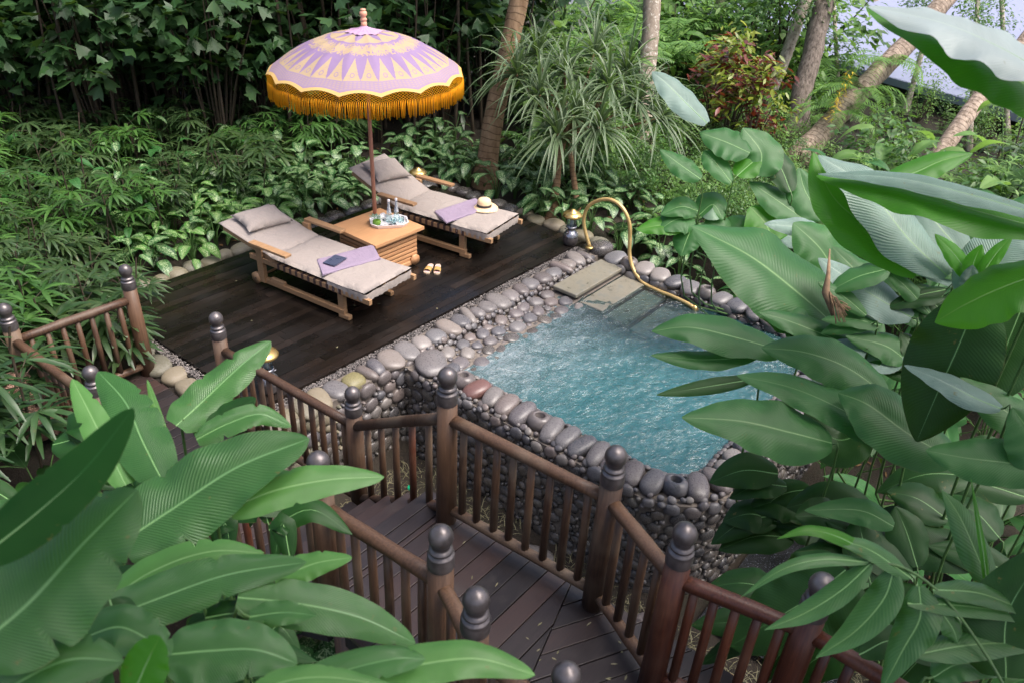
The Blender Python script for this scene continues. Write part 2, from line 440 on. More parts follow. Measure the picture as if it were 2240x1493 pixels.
L['mid'] = leaf_mat('mid_green_leaf', (.022, .075, .014), (.095, .21, .045), rough=.45, trans=.3, vein=0, mid=(.06, .16, .03), tcol=(.25, .5, .04))
L['light'] = leaf_mat('light_green_leaf', (.085, .21, .045), (.26, .42, .12), rough=.5, trans=.45, vein=0, mid=(.12, .25, .05), tcol=(.35, .6, .08))
L['fern'] = leaf_mat('frond_leaf', (.07, .19, .035), (.20, .36, .08), rough=.45, trans=.4, vein=0, mid=(.10, .22, .05), tcol=(.3, .6, .04))
L['pand'] = leaf_mat('strap_leaf', (.045, .095, .040), (.125, .185, .095), rough=.4, trans=.25, vein=0, mid=(.08, .13, .05), stripe=(.22, .27, .15), brown=.1)
L['croton_r'] = leaf_mat('red_croton_leaf', (.06, .012, .010), (.20, .035, .020), rough=.35, trans=.25, vein=0, mid=(.22, .08, .04), tcol=(.5, .08, .02))
L['croton_g'] = leaf_mat('yellow_green_croton_leaf', (.10, .16, .02), (.30, .34, .03), rough=.4, trans=.3, vein=0, mid=(.35, .38, .06))
L['straw'] = leaf_mat('dry_grass', (.18, .17, .08), (.38, .34, .22), rough=.8, trans=.2, vein=0, mid=(.2, .18, .1), speck=None)
L['succ'] = leaf_mat('succulent_leaf', (.16, .30, .22), (.28, .42, .32), rough=.5, trans=.1, vein=0, mid=(.22, .36, .26))
L['yellow'] = leaf_mat('yellow_flower', (.62, .40, .02), (.75, .55, .03), rough=.6, trans=.3, vein=0, mid=(.6, .45, .02))
M['stem'] = plain('green_stem', (.06, .13, .03), .5, 0, .3)
M['stem_dark'] = plain('dark_stem', (.018, .03, .012), .6, 0, .3)
M['cane'] = plain('brown_cane', (.045, .032, .018), .8, 0, .4)
def bark(name, c1, c2, ring=0, rough=.85, sc=8, bump=.7, spots=None):
    k = NT(name); v = k.obj(); g = k.noise(sc, 6, .7, k.mapping(v, (1, 1, .35)))
    h = g
    uvn = k.n('UVMap'); sp = k.n('SeparateXYZ'); k.l(uvn.outputs[0], sp.inputs[0])
    col = k.ramp(g, [(.3, c1), (.7, c2)])
    if ring:
        wb = k.math('ADD', k.math('MULTIPLY', sp.outputs[1], float(ring)), k.math('MULTIPLY', k.noise(3, 2, .5, v), 1.6))
        fr = k.math('FRACT', wb); line = k.math('LESS_THAN', fr, .14)
        col = k.mix(k.math('MULTIPLY', line, .65), col, tuple(x * .45 for x in c1)); h = k.math('SUBTRACT', g, k.math('MULTIPLY', line, .8))
    if spots: col = k.mix(k.maprange(k.noise(14, 5, .7, v), .55, .62, 0, .8), col, spots)
    return k.done(k.pbr(col, rough, normal=k.bump(h, bump, .02), spec=.2))
M['palm_bark'] = bark('palm_bark', (.13, .075, .04), (.34, .23, .14), 9)
M['pale_bark'] = bark('pale_bark', (.24, .19, .15), (.58, .52, .44), 0, spots=(.13, .10, .08), sc=14)
M['grey_bark'] = bark('grey_bark', (.16, .125, .095), (.36, .30, .24), 0, spots=(.58, .55, .48), sc=12)
M['ring_bark'] = bark('ringed_bark', (.15, .11, .08), (.46, .37, .29), 11, spots=(.09, .065, .04), sc=13, bump=1)
M['shag_bark'] = bark('shaggy_bark', (.04, .03, .022), (.30, .25, .21), 0, sc=22, bump=1)
M['pand_bark'] = bark('pandanus_bark', (.15, .085, .045), (.30, .19, .11), 14)
M['dark_bark'] = bark('dark_bark', (.03, .022, .015), (.07, .055, .04), 0)
M['wall_paint'] = plain('lavender_paint', (.27, .295, .42), .8, 0, .05, 1.2, .05)
M['mural_paint'] = plain('grey_blue_paint', (.42, .45, .60), .8, 0, .08, 1.2, .05)
M['mural_white'] = plain('white_line_paint', (.66, .68, .76), .8, 0, .1)
#PART2
# ================================================================== GROUND
def ground_z(x, y):
    low = (1 - sstep(-.6, .3, y)) * (1 - sstep(4.6, 6.8, x))
    z = -.13 - 1.0 * low
    z += .05 * mnoise.noise(Vector((x * .8, y * .8, 0)))
    return z
def grid_axis(lo, hi, step, far):
    a = []; x = lo
    while x < hi: a.append(x); x += step
    a.append(hi)
    s_ = step; 
    while a[-1] < far: s_ *= 1.5; a.append(a[-1] + s_)
    s_ = step
    while a[0] > -far: s_ *= 1.5; a.insert(0, a[0] - s_)
    return a
xs = grid_axis(-7, 20, .3, 180); ys = grid_axis(-9, 12, .3, 180)
m = MB()
m.add([(x, y, ground_z(x, y)) for y in ys for x in xs], [(j * len(xs) + i, j * len(xs) + i + 1, (j + 1) * len(xs) + i + 1, (j + 1) * len(xs) + i) for j in range(len(ys) - 1) for i in range(len(xs) - 1)
       if not (1.2 < xs[i] and xs[i + 1] < 4.3 and -3.7 < ys[j] and ys[j + 1] < -.6)])
tag(m.build('ground', M['soil']), kind='structure')

# ================================================================== SUN DECK
deck = thing('sun_deck', None, None); deck['kind'] = 'structure'
rr_ = random.Random(3)
DX0, DX1, DY1 = -.6, 4.66, 2.85
BW = .0965
nb = int(DY1 / (BW + .0025)) + 1
for i in range(nb):
    y = BW / 2 + i * (BW + .0025)
    cuts = [DX0 + rr_.uniform(-.004, .004)]
    c = DX0 + rr_.uniform(.8, 3.2)
    while c < DX1 - .6:
        cuts.append(c); c += rr_.uniform(1.6, 2.6)
    cuts.append(DX1)
    for a, b in zip(cuts, cuts[1:]):
        dz = rr_.uniform(-.0025, .0015)
        q = MB().box(((a + b) / 2, y, -.017 + dz), (b - a - .004, BW, .034), Matrix.Rotation(rr_.uniform(-.004, .004), 3, 'X'))
        o = q.build('board', M['deck'], deck, smooth=False)
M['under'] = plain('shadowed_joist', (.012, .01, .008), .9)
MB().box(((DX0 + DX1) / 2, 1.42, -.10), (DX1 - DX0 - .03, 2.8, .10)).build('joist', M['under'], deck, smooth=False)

# ================================================================== STONES
def stone_mesh(seed, sub, flat=.55, name='stone'):
    bm = bmesh.new(); bmesh.ops.create_icosphere(bm, subdivisions=sub, radius=1)
    off = Vector((seed * 3.1, seed * 1.7, seed))
    for v_ in bm.verts:
        p = v_.co.copy(); r_ = 1 + .13 * mnoise.noise(p * .9 + off) + .05 * mnoise.noise(p * 2.1 + off)
        # rounded boxy river stone
        s_ = (abs(p.x) ** 2.5 + abs(p.y) ** 2.5 + abs(p.z) ** 2.5) ** (-1 / 2.5)
        v_.co = p * (s_ * r_); v_.co.z *= 1
    me = bpy.data.meshes.new(name); bm.to_mesh(me); bm.free(); me.shade_smooth()
    return me
BIG = [stone_mesh(i, 3) for i in range(7)]
SML = [stone_mesh(i + 20, 2) for i in range(7)]
def ms(me, mat):
    key = (me.name, mat.name)
    if key not in ms.c:
        c = me.copy(); c.materials.clear(); c.materials.append(mat); ms.c[key] = c
    return ms.c[key]
ms.c = {}
def frame(nrm, tang):
    n_ = Vector(nrm).normalized(); t = Vector(tang); t = (t - n_ * t.dot(n_)).normalized(); b = n_.cross(t)
    return Matrix((t, b, n_)).transposed()
def put_stone(parent, pos, nrm, tang, dims, mat, big=True, rng=R):
    me = ms(rng.choice(BIG if big else SML), mat)
    o = bpy.data.objects.new('stone', me); COL.objects.link(o); o.parent = parent
    Mx = frame(nrm, tang).to_4x4() @ Matrix.Rotation(rng.uniform(-.38, .38), 4, 'Z') @ Matrix.Diagonal((*dims, 1))
    o.matrix_local = Matrix.Translation(pos) @ Mx
    return o
def stuff_stones(items, name, mat, parent):
    mb = MB()
    base = {}
    for me in SML: base[me.name] = ([v_.co.copy() for v_ in me.vertices], [tuple(p.vertices) for p in me.polygons])
    rng = random.Random(len(items))
    for pos, nrm, tang, dims in items:
        vs, fs = base[rng.choice(SML).name]
        A_ = frame(nrm, tang) @ Matrix.Diagonal(dims); p = Vector(pos)
        mb.add([A_ @ v_ + p for v_ in vs], fs, tint=rng.uniform(.01, .99))
    o = mb.build(name, mat, parent); o['kind'] = 'stuff'; return o
def pack(w_, h_, radii, seed, tries=900, squash=.8):
    rng = random.Random(seed); out = []; cell = {}
    cs = max(radii) * 2.2
    for r0 in radii:
        for _ in range(tries):
            r_ = r0 * rng.uniform(.85, 1.15); s_ = rng.uniform(0, w_); t_ = rng.uniform(0, h_)
            ci, cj = int(s_ / cs), int(t_ / cs); ok = True
            for a in range(ci - 1, ci + 2):
                for b in range(cj - 1, cj + 2):
                    for (s2, t2, r2) in cell.get((a, b), ()):
                        if (s_ - s2) ** 2 + ((t_ - t2) / squash) ** 2 < ((r_ + r2) * .97) ** 2: ok = False; break
                    if not ok: break
                if not ok: break
            if ok:
                cell.setdefault((ci, cj), []).append((s_, t_, r_)); out.append((s_, t_, r_))
    return out
class Path:
    def __init__(s, pts):
        s.p = [Vector((a, b, 0)) for a, b in pts]; s.L = [0]
        for a, b in zip(s.p, s.p[1:]): s.L.append(s.L[-1] + (b - a).length)
    def at(s, d):
        d = min(max(d, 0), s.L[-1] - 1e-6)
        for i in range(len(s.L) - 1):
            if d <= s.L[i + 1]:
                t = (d - s.L[i]) / (s.L[i + 1] - s.L[i]); tg = (s.p[i + 1] - s.p[i]).normalized()
                return s.p[i].lerp(s.p[i + 1], t), tg, Vector((tg.y, -tg.x, 0))
def arc(cx, cy, r_, a0, a1, n):
    return [(cx + r_ * cos(radians(a0 + (a1 - a0) * i / n)), cy + r_ * sin(radians(a0 + (a1 - a0) * i / n))) for i in range(n + 1)]
def slab_wall(mb, path, z0, z1, thick, n=60):
    """mortar core: extruded strip, outer face on the path, thickness inwards"""
    vs = []
    for i in range(n + 1):
        p, tg, nr = path.at(path.L[-1] * i / n)
        for off, z in ((0, z0), (0, z1), (-thick, z1), (-thick, z0)): vs.append((p.x + nr.x * off, p.y + nr.y * off, z))
    fs = [(i * 4 + j, i * 4 + (j + 1) % 4, (i + 1) * 4 + (j + 1) % 4, (i + 1) * 4 + j) for i in range(n) for j in range(4)]
    fs += [(0, 1, 2, 3), (n * 4 + 3, n * 4 + 2, n * 4 + 1, n * 4)]
    mb.add(vs, fs)

# --- wall under the deck edge, with the long ledge that runs along the pool
rw = thing('deck_retaining_wall', 'pale river stone wall and ledge between the dark deck and the pool', 'stone wall')
mb = MB()
mb.box((1.88, -.27, -.58), (5.2, .26, 1.14))                       # core below the top row
mb.build('mortar', M['mortar'], rw, smooth=False)
MB().box((2.75, -.62, -.612), (3.55, .44, 1.0)).build('ledge_mortar', M['mortar'], rw, smooth=False)
rng = random.Random(11)
x = -.62
row = []
while x < 4.3:
    wd = rng.choice([.12, .16, .18, .20, .22, .25]) * rng.uniform(.9, 1.08)
    row.append((x + wd / 2, wd)); x += wd * .98
for i, (x, wd) in enumerate(row):
    far = sstep(0, 4.4, x)
    mat = M['stone_pale']
    if x < .05: mat = M['stone_moss']
    if i == 4: mat = M['stone_yellow']
    ln = rng.uniform(.10, .165)
    mat = M['stone'] if (mat is M['stone_pale'] and rng.random() < .4) else mat
    put_stone(rw, (x, -.285 + rng.uniform(-.02, .02), .0 + rng.uniform(-.008, .012)), (0, -.12, 1), (1, 0, 0), (wd * .53, ln, .062), mat, True, rng)
# face under the row, seen left of the pool
for s_, t_, r_ in pack(1.72, 1.05, [.085, .07, .055, .042, .03, .02], 5, 500):
    x = -.7 + s_; z = -.06 - t_
    if x > .93 and z < -.0: pass
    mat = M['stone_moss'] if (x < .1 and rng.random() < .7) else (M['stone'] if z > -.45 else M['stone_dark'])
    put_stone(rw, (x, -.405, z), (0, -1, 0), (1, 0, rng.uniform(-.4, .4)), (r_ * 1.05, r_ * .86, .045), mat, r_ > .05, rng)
for s_, t_, r_ in pack(3.35, .10, [.038, .028, .02], 8, 500, 1.0):
    put_stone(rw, (1.0 + s_, -.405 - .03 * (t_ / .10), .005 - t_), (0, -.8, .6), (1, 0, 0), (r_ * 1.1, r_ * .9, .025), M['stone'], False, rng)
for s_, t_, r_ in pack(2.32, .46, [.09, .078, .066, .054, .044, .034, .024, .017], 9, 700, 1.0):
    x = 1.12 + s_; y = -.47 - t_
    if x > 3.32: continue
    wet = t_ > .30
    put_stone(rw, (x, y, -.102 - .045 * sstep(.2, .46, t_)), (0, -.25, 1), (1, rng.uniform(-.5, .5), 0), (r_ * 1.08, r_ * .9, r_ * .5), M['stone_dark'] if (wet and rng.random() < .6) else M['stone'], r_ > .05, rng)

# --- pool wall, outer face, with its round near corner
pw = thing('pool_wall', 'grey and brown river stone wall round the front of the pool', 'stone wall')
outer = Path([(.88, -.42), (.88, -3.15)] + arc(1.63, -3.15, .75, 180, 270, 12)[1:] + [(4.7, -3.9)])
topc = Path([(1.075, -.78), (1.075, -3.15)] + arc(1.61, -3.15, .535, 180, 270, 12)[1:] + [(4.55, -3.685)])
mb = MB(); slab_wall(mb, outer, -1.2, -.055, .36, 90); mb.build('mortar', M['mortar'], pw, smooth=False)
rng = random.Random(21)
cols = ['S', 'H', 'RED', 'S', 'S', 'S', 'H', 'S', 'S', 'S', 'S', 'S', 'S', 'S', 'H', 'S', 'S', 'S', 'S', 'S']
d = 0.02; i = 0
def ring_stone(parent, pos, rr0, mat):
    """stone with a round torch hole"""
    m_ = MB(); R0 = rr0
    prof = [(.0, -.015), (.36 * R0, -.015), (.38 * R0, .05), (.42 * R0, .062), (.6 * R0, .058), (.82 * R0, .038), (.98 * R0, .0), (1.0 * R0, -.035), (.85 * R0, -.07)]
    m_.lathe(prof, (0, 0, 0), 22)
    o = m_.build('torch_stone', mat, parent); o.location = pos; o.scale = (1.0, 1.15, 1)
    h = MB().lathe([(0, .0), (.34 * R0, .0)], (0, 0, -.008), 16).build('torch_hole', M['black'], o)  # black disc paints the shade inside the hole
    return o
p, tg, nr = topc.at(0)
put_stone(pw, (1.07, -.62, .0), (0, 0, 1), (1, .6, 0), (.215, .165, .07), M['stone'], True, random.Random(2))
ww = .185
d = .12
while d < topc.L[-1] - .1:
    p, tg, nr = topc.at(d); c_ = cols[i] if i < len(cols) else 'S'
    wd = rng.uniform(.165, .205)
    pos = (p.x + nr.x * .03, p.y + nr.y * .03, rng.uniform(-.005, .01))
    if c_ == 'H':
        ring_stone(pw, (p.x, p.y, .01), .115, M['stone'])
    else:
        mat = M['stone_red'] if c_ == 'RED' else M['stone']
        put_stone(pw, pos, (nr.x * .18, nr.y * .18, 1), tg, (wd * .52, rng.uniform(.135, .165), .068), mat, True, rng)
    d += wd * 1.0; i += 1
d = .05
while d < topc.L[-1] - .2:
    p, tg, nr = topc.at(d)
    for o_, zz in ((.165, -.022), (-.150, -.030)):
        r_ = rng.uniform(.020, .036)
        put_stone(pw, (p.x + nr.x * (o_ + rng.uniform(-.012, .012)), p.y + nr.y * (o_ + rng.uniform(-.01, .01)), zz), (nr.x * (.8 if o_ > 0 else -.5), nr.y * (.8 if o_ > 0 else -.5), 1), tg, (r_ * 1.2, r_, .022), M['stone'], False, rng)
    d += rng.uniform(.055, .085)
stf = []
npart = 0
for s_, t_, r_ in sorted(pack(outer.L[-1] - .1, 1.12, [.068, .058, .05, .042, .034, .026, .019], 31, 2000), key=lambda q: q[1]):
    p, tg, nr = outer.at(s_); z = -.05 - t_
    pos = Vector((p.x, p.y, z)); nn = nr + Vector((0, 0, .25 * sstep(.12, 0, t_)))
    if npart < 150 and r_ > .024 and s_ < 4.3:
        put_stone(pw, pos, nn, tg + Vector((0, 0, rng.uniform(-.6, .6))), (r_ * 1.05, r_ * .85, .036), M['stone'] if t_ < .09 else (M['stone_dark'] if rng.random() < .85 else M['stone']), r_ > .05, rng); npart += 1  # below the top course the darker stone puts the wall's shade into colour
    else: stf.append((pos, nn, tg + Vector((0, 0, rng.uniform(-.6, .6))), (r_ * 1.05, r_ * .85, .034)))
stuff_stones(stf, 'lower_stones', M['stone_dark'], pw)  # dark colour stands for the shade low on the outer face

# --- far wall of the pool
fw = thing('far_pool_wall', 'low river stone wall along the back of the pool under the leaves', 'stone wall')
MB().box((4.56, -2.2, -.62), (.30, 3.4, 1.12)).build('mortar', M['mortar'], fw, smooth=False)
rng = random.Random(41); y = -.50
put_stone(fw, (4.62, -.34, .02), (0, 0, 1), (1, 0, 0), (.17, .15, .10), M['stone_dark'], True, rng)
i = 0
while y > -3.8:
    wd = rng.uniform(.19, .25)
    if i in (1, 6): ring_stone(fw, (4.52, y - wd / 2, .03), .11, M['stone_pale'])
    else: put_stone(fw, (4.53 + rng.uniform(-.02, .02), y - wd / 2, .0), (-.15, 0, 1), (0, 1, 0), (wd * .53, .150, .062), M['stone_pale'] if rng.random() < .5 else M['stone'], True, rng)
    y -= wd; i += 1
for s_, t_, r_ in pack(3.1, .55, [.07, .055, .045, .035, .025, .018], 44, 500):
    y = -.62 - s_
    put_stone(fw, (4.405, y, -.055 - t_), (-1, 0, .15), (0, 1, rng.uniform(-.4, .4)), (r_ * 1.1, r_ * .85, .035), M['stone'] if t_ < .12 else M['stone_dark'], r_ > .05, rng)

# --- pool floor, steps
MB().box((2.8, -2.13, -1.0), (3.2, 3.06, .06)).build('pool_floor', plain('pool_floor', (.10, .30, .33), .7, 0, .3, 4), None, smooth=False)['kind'] = 'structure'
ps = thing('pool_steps', 'four worn slate slabs stepping down into the water', 'steps')
for i, (y0, y1, z, x0) in enumerate([(-.47, -.83, -.045, 3.36), (-.86, -1.20, -.135, 3.40), (-1.22, -1.52, -.20, 3.44), (-1.54, -1.84, -.28, 3.5)]):
    q = MB().box(((x0 + 4.42) / 2, (y0 + y1) / 2, z), (4.42 - x0, y0 - y1, .05))
    q.build('slab', M['slab'], ps, smooth=False, bevel=.012)
    MB().box(((x0 + 4.42) / 2 + .03, (y0 + y1) / 2, z - .3), (4.42 - x0 - .06, y0 - y1 - .03, .55)).build('riser', M['mortar_dark'], ps, smooth=False)

# --- water
def water_mesh(x0, x1, y0, y1, z, nx, ny, amp, seed=0, calm=None):
    vs = []
    for j in range(ny + 1):
        for i_ in range(nx + 1):
            x = x0 + (x1 - x0) * i_ / nx; y = y0 + (y1 - y0) * j / ny
            a = amp * (calm(x, y) if calm else 1)
            h = mnoise.noise(Vector((x * 3.1 + y * 1.5, y * 3.7, seed))) + .55 * mnoise.noise(Vector((x * 8 - y * 3, y * 9.5, seed + 5))) + .30 * mnoise.noise(Vector((x * 15, y * 14 + x * 5, seed + 9)))
            vs.append((x, y, z + a * h))
    m_ = MB(); m_.add(vs, [(j * (nx + 1) + i_, j * (nx + 1) + i_ + 1, (j + 1) * (nx + 1) + i_ + 1, (j + 1) * (nx + 1) + i_) for j in range(ny) for i_ in range(nx)])
    return m_
k = NT('pool_water'); pos = k.geo(); sp = k.n('SeparateXYZ'); k.l(pos, sp.inputs[0]); X_, Y_ = sp.outputs[0], sp.outputs[1]
n1 = k.noise(2.2, 4, .6, k.mapping(pos, (1, 1.3, 1)), 1.2); n2 = k.noise(26, 5, .75, k.mapping(pos, (1, 1.4, 1)), 1.0); n3 = k.noise(60, 3, .8, pos, .5)
# turbidity: air bubbles blown in along the ledge, clear over the steps
depth = k.maprange(k.math('ADD', k.math('SUBTRACT', 4.2, X_), k.math('MULTIPLY', k.math('SUBTRACT', -.4, Y_), .55)), .3, 2.1)
clear = k.math('MULTIPLY', k.maprange(X_, 3.0, 3.6), k.maprange(Y_, -2.3, -1.6))
turb = k.math('MULTIPLY', k.math('SUBTRACT', .74, k.math('MULTIPLY', clear, .68)), k.maprange(depth, 0, .4, .55, 1.0))
foam_zone = k.math('MULTIPLY', k.maprange(Y_, -2.1, -1.0), k.maprange(X_, 3.9, 3.0))
foam = k.math('MULTIPLY', k.maprange(k.math('ADD', k.math('MULTIPLY', n2, .6), k.math('MULTIPLY', n1, .4)), .44, .64), foam_zone)
foam = k.math('MULTIPLY', foam, k.maprange(n3, .35, .6, .35, 1.0))
body = k.mix(n1, (.020, .092, .104), (.044, .150, .164))
body = k.mix(k.maprange(X_, 2.6, 4.3, 0, .75), body, (.018, .055, .055))
body = k.mix(k.math('MULTIPLY', foam_zone, .55), body, (.085, .13, .135))
body = k.mix(k.math('MULTIPLY', foam, .75), body, (.42, .46, .50))
nb1 = k.n('Bump'); nb1.inputs['Strength'].default_value = .75; nb1.inputs['Distance'].default_value = .03; k.l(k.noise(9, 3, .55, k.mapping(pos, (1, 1.7, 1), rot=(0, 0, .5)), 2.2), nb1.inputs['Height'])
nb2 = k.n('Bump'); nb2.inputs['Strength'].default_value = .10; nb2.inputs['Distance'].default_value = .01; k.l(n2, nb2.inputs['Height']); k.l(nb1.outputs[0], nb2.inputs['Normal'])
df = k.n('BsdfDiffuse'); k.l(body, df.inputs[0]); tr = k.n('BsdfTransparent'); tr.inputs[0].default_value = (.66, .90, .92, 1)
mx = k.n('MixShader'); k.l(k.math('MAXIMUM', turb, foam), mx.inputs[0]); k.l(tr.outputs[0], mx.inputs[1]); k.l(df.outputs[0], mx.inputs[2])
gls = k.n('BsdfGlossy'); gls.inputs['Roughness'].default_value = .10; k.l(nb2.outputs[0], gls.inputs['Normal'])
fr = k.n('Fresnel'); fr.inputs['IOR'].default_value = 1.7; k.l(nb2.outputs[0], fr.inputs['Normal'])
m2 = k.n('MixShader'); k.l(k.math('MULTIPLY', fr.outputs[0], 1.15, clamp=True), m2.inputs[0]); k.l(mx.outputs[0], m2.inputs[1]); k.l(gls.outputs[0], m2.inputs[2])
M['water'] = k.done(m2)
wa = water_mesh(1.22, 4.42, -3.62, -.60, -.115, 250, 240, .016, 0, lambda x, y: 1 - .75 * sstep(3.3, 3.9, x) * sstep(-1.9, -1.5, y)).build('water', M['water']); wa['kind'] = 'structure'
# overflow running off below the near corner
k = NT('stream_water'); pos = k.geo(); n1 = k.noise(38, 5, .8, pos, 1.0); n2 = k.noise(70, 3, .8, pos)
nbb = k.n('Bump'); nbb.inputs['Strength'].default_value = 1.0; nbb.inputs['Distance'].default_value = .03; k.l(n1, nbb.inputs['Height'])
col = k.mix(k.maprange(n2, .61, .68), (.006, .007, .009), (.30, .32, .40))  # pale specks put glints of light into the dark water's colour
M['stream'] = k.done(k.pbr(col, .06, normal=nbb.outputs[0], spec=.8))
st = water_mesh(.95, 3.0, -5.2, -4.0, -1.07, 60, 40, .02, 4).build('stream', M['stream']); st['kind'] = 'structure'

# --- border stones round the deck
bo = thing('deck_border', 'row of rounded tan and mossy border stones behind the deck', 'stone edging')
rng = random.Random(51)
x = -.75
while x < 5.1:
    wd = rng.uniform(.22, .36); dark = x > 2.0
    put_stone(bo, (x + wd / 2, 3.0 + rng.uniform(-.03, .05), -.06), (0, 0, 1), (1, rng.uniform(-.2, .2), 0), (wd * .5, rng.uniform(.1, .15), .09), M['stone_dark'] if dark else M['stone_moss'], True, rng)
    x += wd * .95
y = 2.8
while y > -.05:
    wd = rng.uniform(.22, .34)
    put_stone(bo, (4.86 + rng.uniform(-.03, .05), y - wd / 2, -.05), (0, 0, 1), (0, 1, 0), (wd * .5, rng.uniform(.1, .14), .085), M['stone_moss'] if y < 1.6 else M['stone_dark'], True, rng)
    y -= wd * .95
bo2 = thing('entry_border', 'flat tan stones between the walkway and the deck gravel', 'stone edging')
y = 2.75
while y > .12:
    wd = rng.uniform(.24, .36)
    put_stone(bo2, (-.80 + rng.uniform(-.03, .03), y - wd / 2, -.085), (0, 0, 1), (0, 1, 0), (wd * .5, rng.uniform(.12, .16), .075), M['stone_moss'], True, rng)
    y -= wd * .97
# --- gravel strips
def gravel(name, x0, x1, y0, y1, n, z, r0, r1, mat):
    mb = MB(); rng = random.Random(n)
    ico = bmesh.new(); bmesh.ops.create_icosphere(ico, subdivisions=1, radius=1)
    vs = [v_.co.copy() for v_ in ico.verts]; fs = [tuple(v_.index for v_ in f.verts) for f in ico.faces]; ico.free()
    for _ in range(n):
        r_ = rng.uniform(r0, r1); p = Vector((rng.uniform(x0, x1), rng.uniform(y0, y1), z + rng.uniform(-.006, .006)))
        A_ = Matrix.Rotation(rng.uniform(0, 6), 3, 'Z') @ Matrix.Diagonal((r_, r_ * .75, r_ * .55))
        mb.add([A_ @ v_ + p for v_ in vs], fs, tint=rng.random())
    o = mb.build(name, mat); o['kind'] = 'stuff'; return o
gm = stone_mat('pea_gravel', [(0, (.03, .028, .028)), (.4, (.08, .07, .065)), (.7, (.16, .14, .13)), (1, (.28, .25, .23))], .45)
gravel('gravel', -.62, 4.5, -.15, -.008, 5200, -.028, .006, .013, gm)
gravel('gravel', -.70, -.605, -.1, 2.9, 1800, -.035, .006, .014, gm)
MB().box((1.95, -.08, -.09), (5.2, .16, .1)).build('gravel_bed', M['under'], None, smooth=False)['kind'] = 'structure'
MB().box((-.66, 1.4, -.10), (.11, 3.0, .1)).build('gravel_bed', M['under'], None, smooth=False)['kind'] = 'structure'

# ================================================================== WALKWAY
wk = thing('walkway', None, None); wk['kind'] = 'structure'
rng = random.Random(61)
def plank(parent, a, b, wd, z, th=.035, mat=None, name='plank'):
    a = Vector((*a, z - th / 2 + rng.uniform(-.002, .002))); b = Vector((*b, z - th / 2 + rng.uniform(-.002, .002)))
    return MB().beam(a, b, wd - .006, th).build(name, mat or M['walk'], parent, smooth=False, bevel=.004)
# landing at deck height
y = 1.50
while y > -1.55:
    plank(wk, (-2.02, y - .06), (-.93 + rng.uniform(-.01, .01), y - .06), .12, -.10); y -= .12
    if y > -1.55 and rng.random() < 0: break
# flight of five steps
NS = 5; rise = .85 / NS; YS0, YS1 = -1.62, -2.72
for i in range(NS):
    z = -.10 + rise * (i + 1); ya = YS0 + (YS1 - YS0) * i / NS; yb = YS0 + (YS1 - YS0) * (i + 1) / NS
    for h in range(2):
        yy = ya + (yb - ya) * (h + .5) / 2
        MB().box((-1.44, yy - .005, z - .018), (1.14, abs(yb - ya) / 2 - .006, .036)).build('tread', M['walk'], wk, smooth=False, bevel=.004)
    MB().box((-1.44, ya - .035, z - .036 - rise / 2 + .02), (1.10, .02, rise - .03)).build('riser', M['under'], wk, smooth=False)
# platform: boards across, then a mitred set running the other way
PZ = .75
def clip_plank(parent, p0, dirn, wd, poly, z):
    """board along dirn clipped to a convex polygon; p0 = a point on its centre line"""
    d_ = Vector(dirn).normalized(); n_ = Vector((-d_.y, d_.x))
    def cut(sub, a, nn):
        out = []
        for i_ in range(len(sub)):
            p, q = sub[i_], sub[(i_ + 1) % len(sub)]; dp, dq = (p - a).dot(nn), (q - a).dot(nn)
            if dp >= 0: out.append(p)
            if dp * dq < 0: out.append(p.lerp(q, dp / (dp - dq)))
        return out
    s_ = [Vector(q) for q in poly]; c_ = Vector(p0)
    s_ = cut(s_, c_ - n_ * (wd / 2 - .003), n_)
    if len(s_) > 2: s_ = cut(s_, c_ + n_ * (wd / 2 - .003), -n_)
    if len(s_) < 3: return
    area = 0
    for i_ in range(len(s_)): area += s_[i_].cross(s_[(i_ + 1) % len(s_)]) if False else s_[i_].x * s_[(i_ + 1) % len(s_)].y - s_[(i_ + 1) % len(s_)].x * s_[i_].y
    if abs(area) / 2 < .002: return
    if area < 0: s_.reverse()
    z += rng.uniform(-.002, .002); k_ = len(s_)
    mb = MB(); mb.add([(p.x, p.y, z) for p in s_] + [(p.x, p.y, z - .035) for p in s_], [tuple(range(k_)), tuple(range(2 * k_ - 1, k_ - 1, -1))] + [(i_, i_ + k_, (i_ + 1) % k_ + k_, (i_ + 1) % k_) for i_ in range(k_)])
    mb.build('plank', M['walk'], parent, smooth=False, bevel=.003)
BD = radians(0)
polyA = [(-2.04, -4.12), (-.86, -3.74), (-.86, -2.73), (-2.04, -2.73)]
polyB = [(-2.04, -4.126), (-2.6, -6.2), (-.8, -6.2), (-.8, -4.6), (-.86, -3.746)]
import itertools
def board_set(poly, ang, wd, z, parent):
    d_ = Vector((cos(ang), sin(ang))); n_ = Vector((-d_.y, d_.x)); pr = [Vector(q).dot(n_) for q in poly]
    t_ = min(pr)
    while t_ < max(pr):
        clip_plank(parent, n_ * (t_ + wd / 2), d_, wd, poly, z); t_ += wd

board_set(polyA, 0, .135, PZ, wk)
board_set(polyB, radians(-28), .135, PZ, wk)
for y in (-2.8, -3.9, -5.2):
    MB().box((-1.45, y, PZ - .12), (1.1, .09, .14)).build('joist', M['under'], wk, smooth=False)
for x in (-1.98, -.92):
    MB().beam((x, -2.78, PZ - .12), (x, -5.6, PZ - .12), .06, .15).build('joist', M['under'], wk, smooth=False)
    for y in (-2.9, -4.6): MB().tube([(x, y, -1.3), (x, y, PZ - .12)], .06, 8).build('pile', M['rail'], wk)
    MB().beam((x, -1.55, -.22), (x, -2.72, PZ - .22), .05, .22).build('stringer', M['under'], wk, smooth=False)

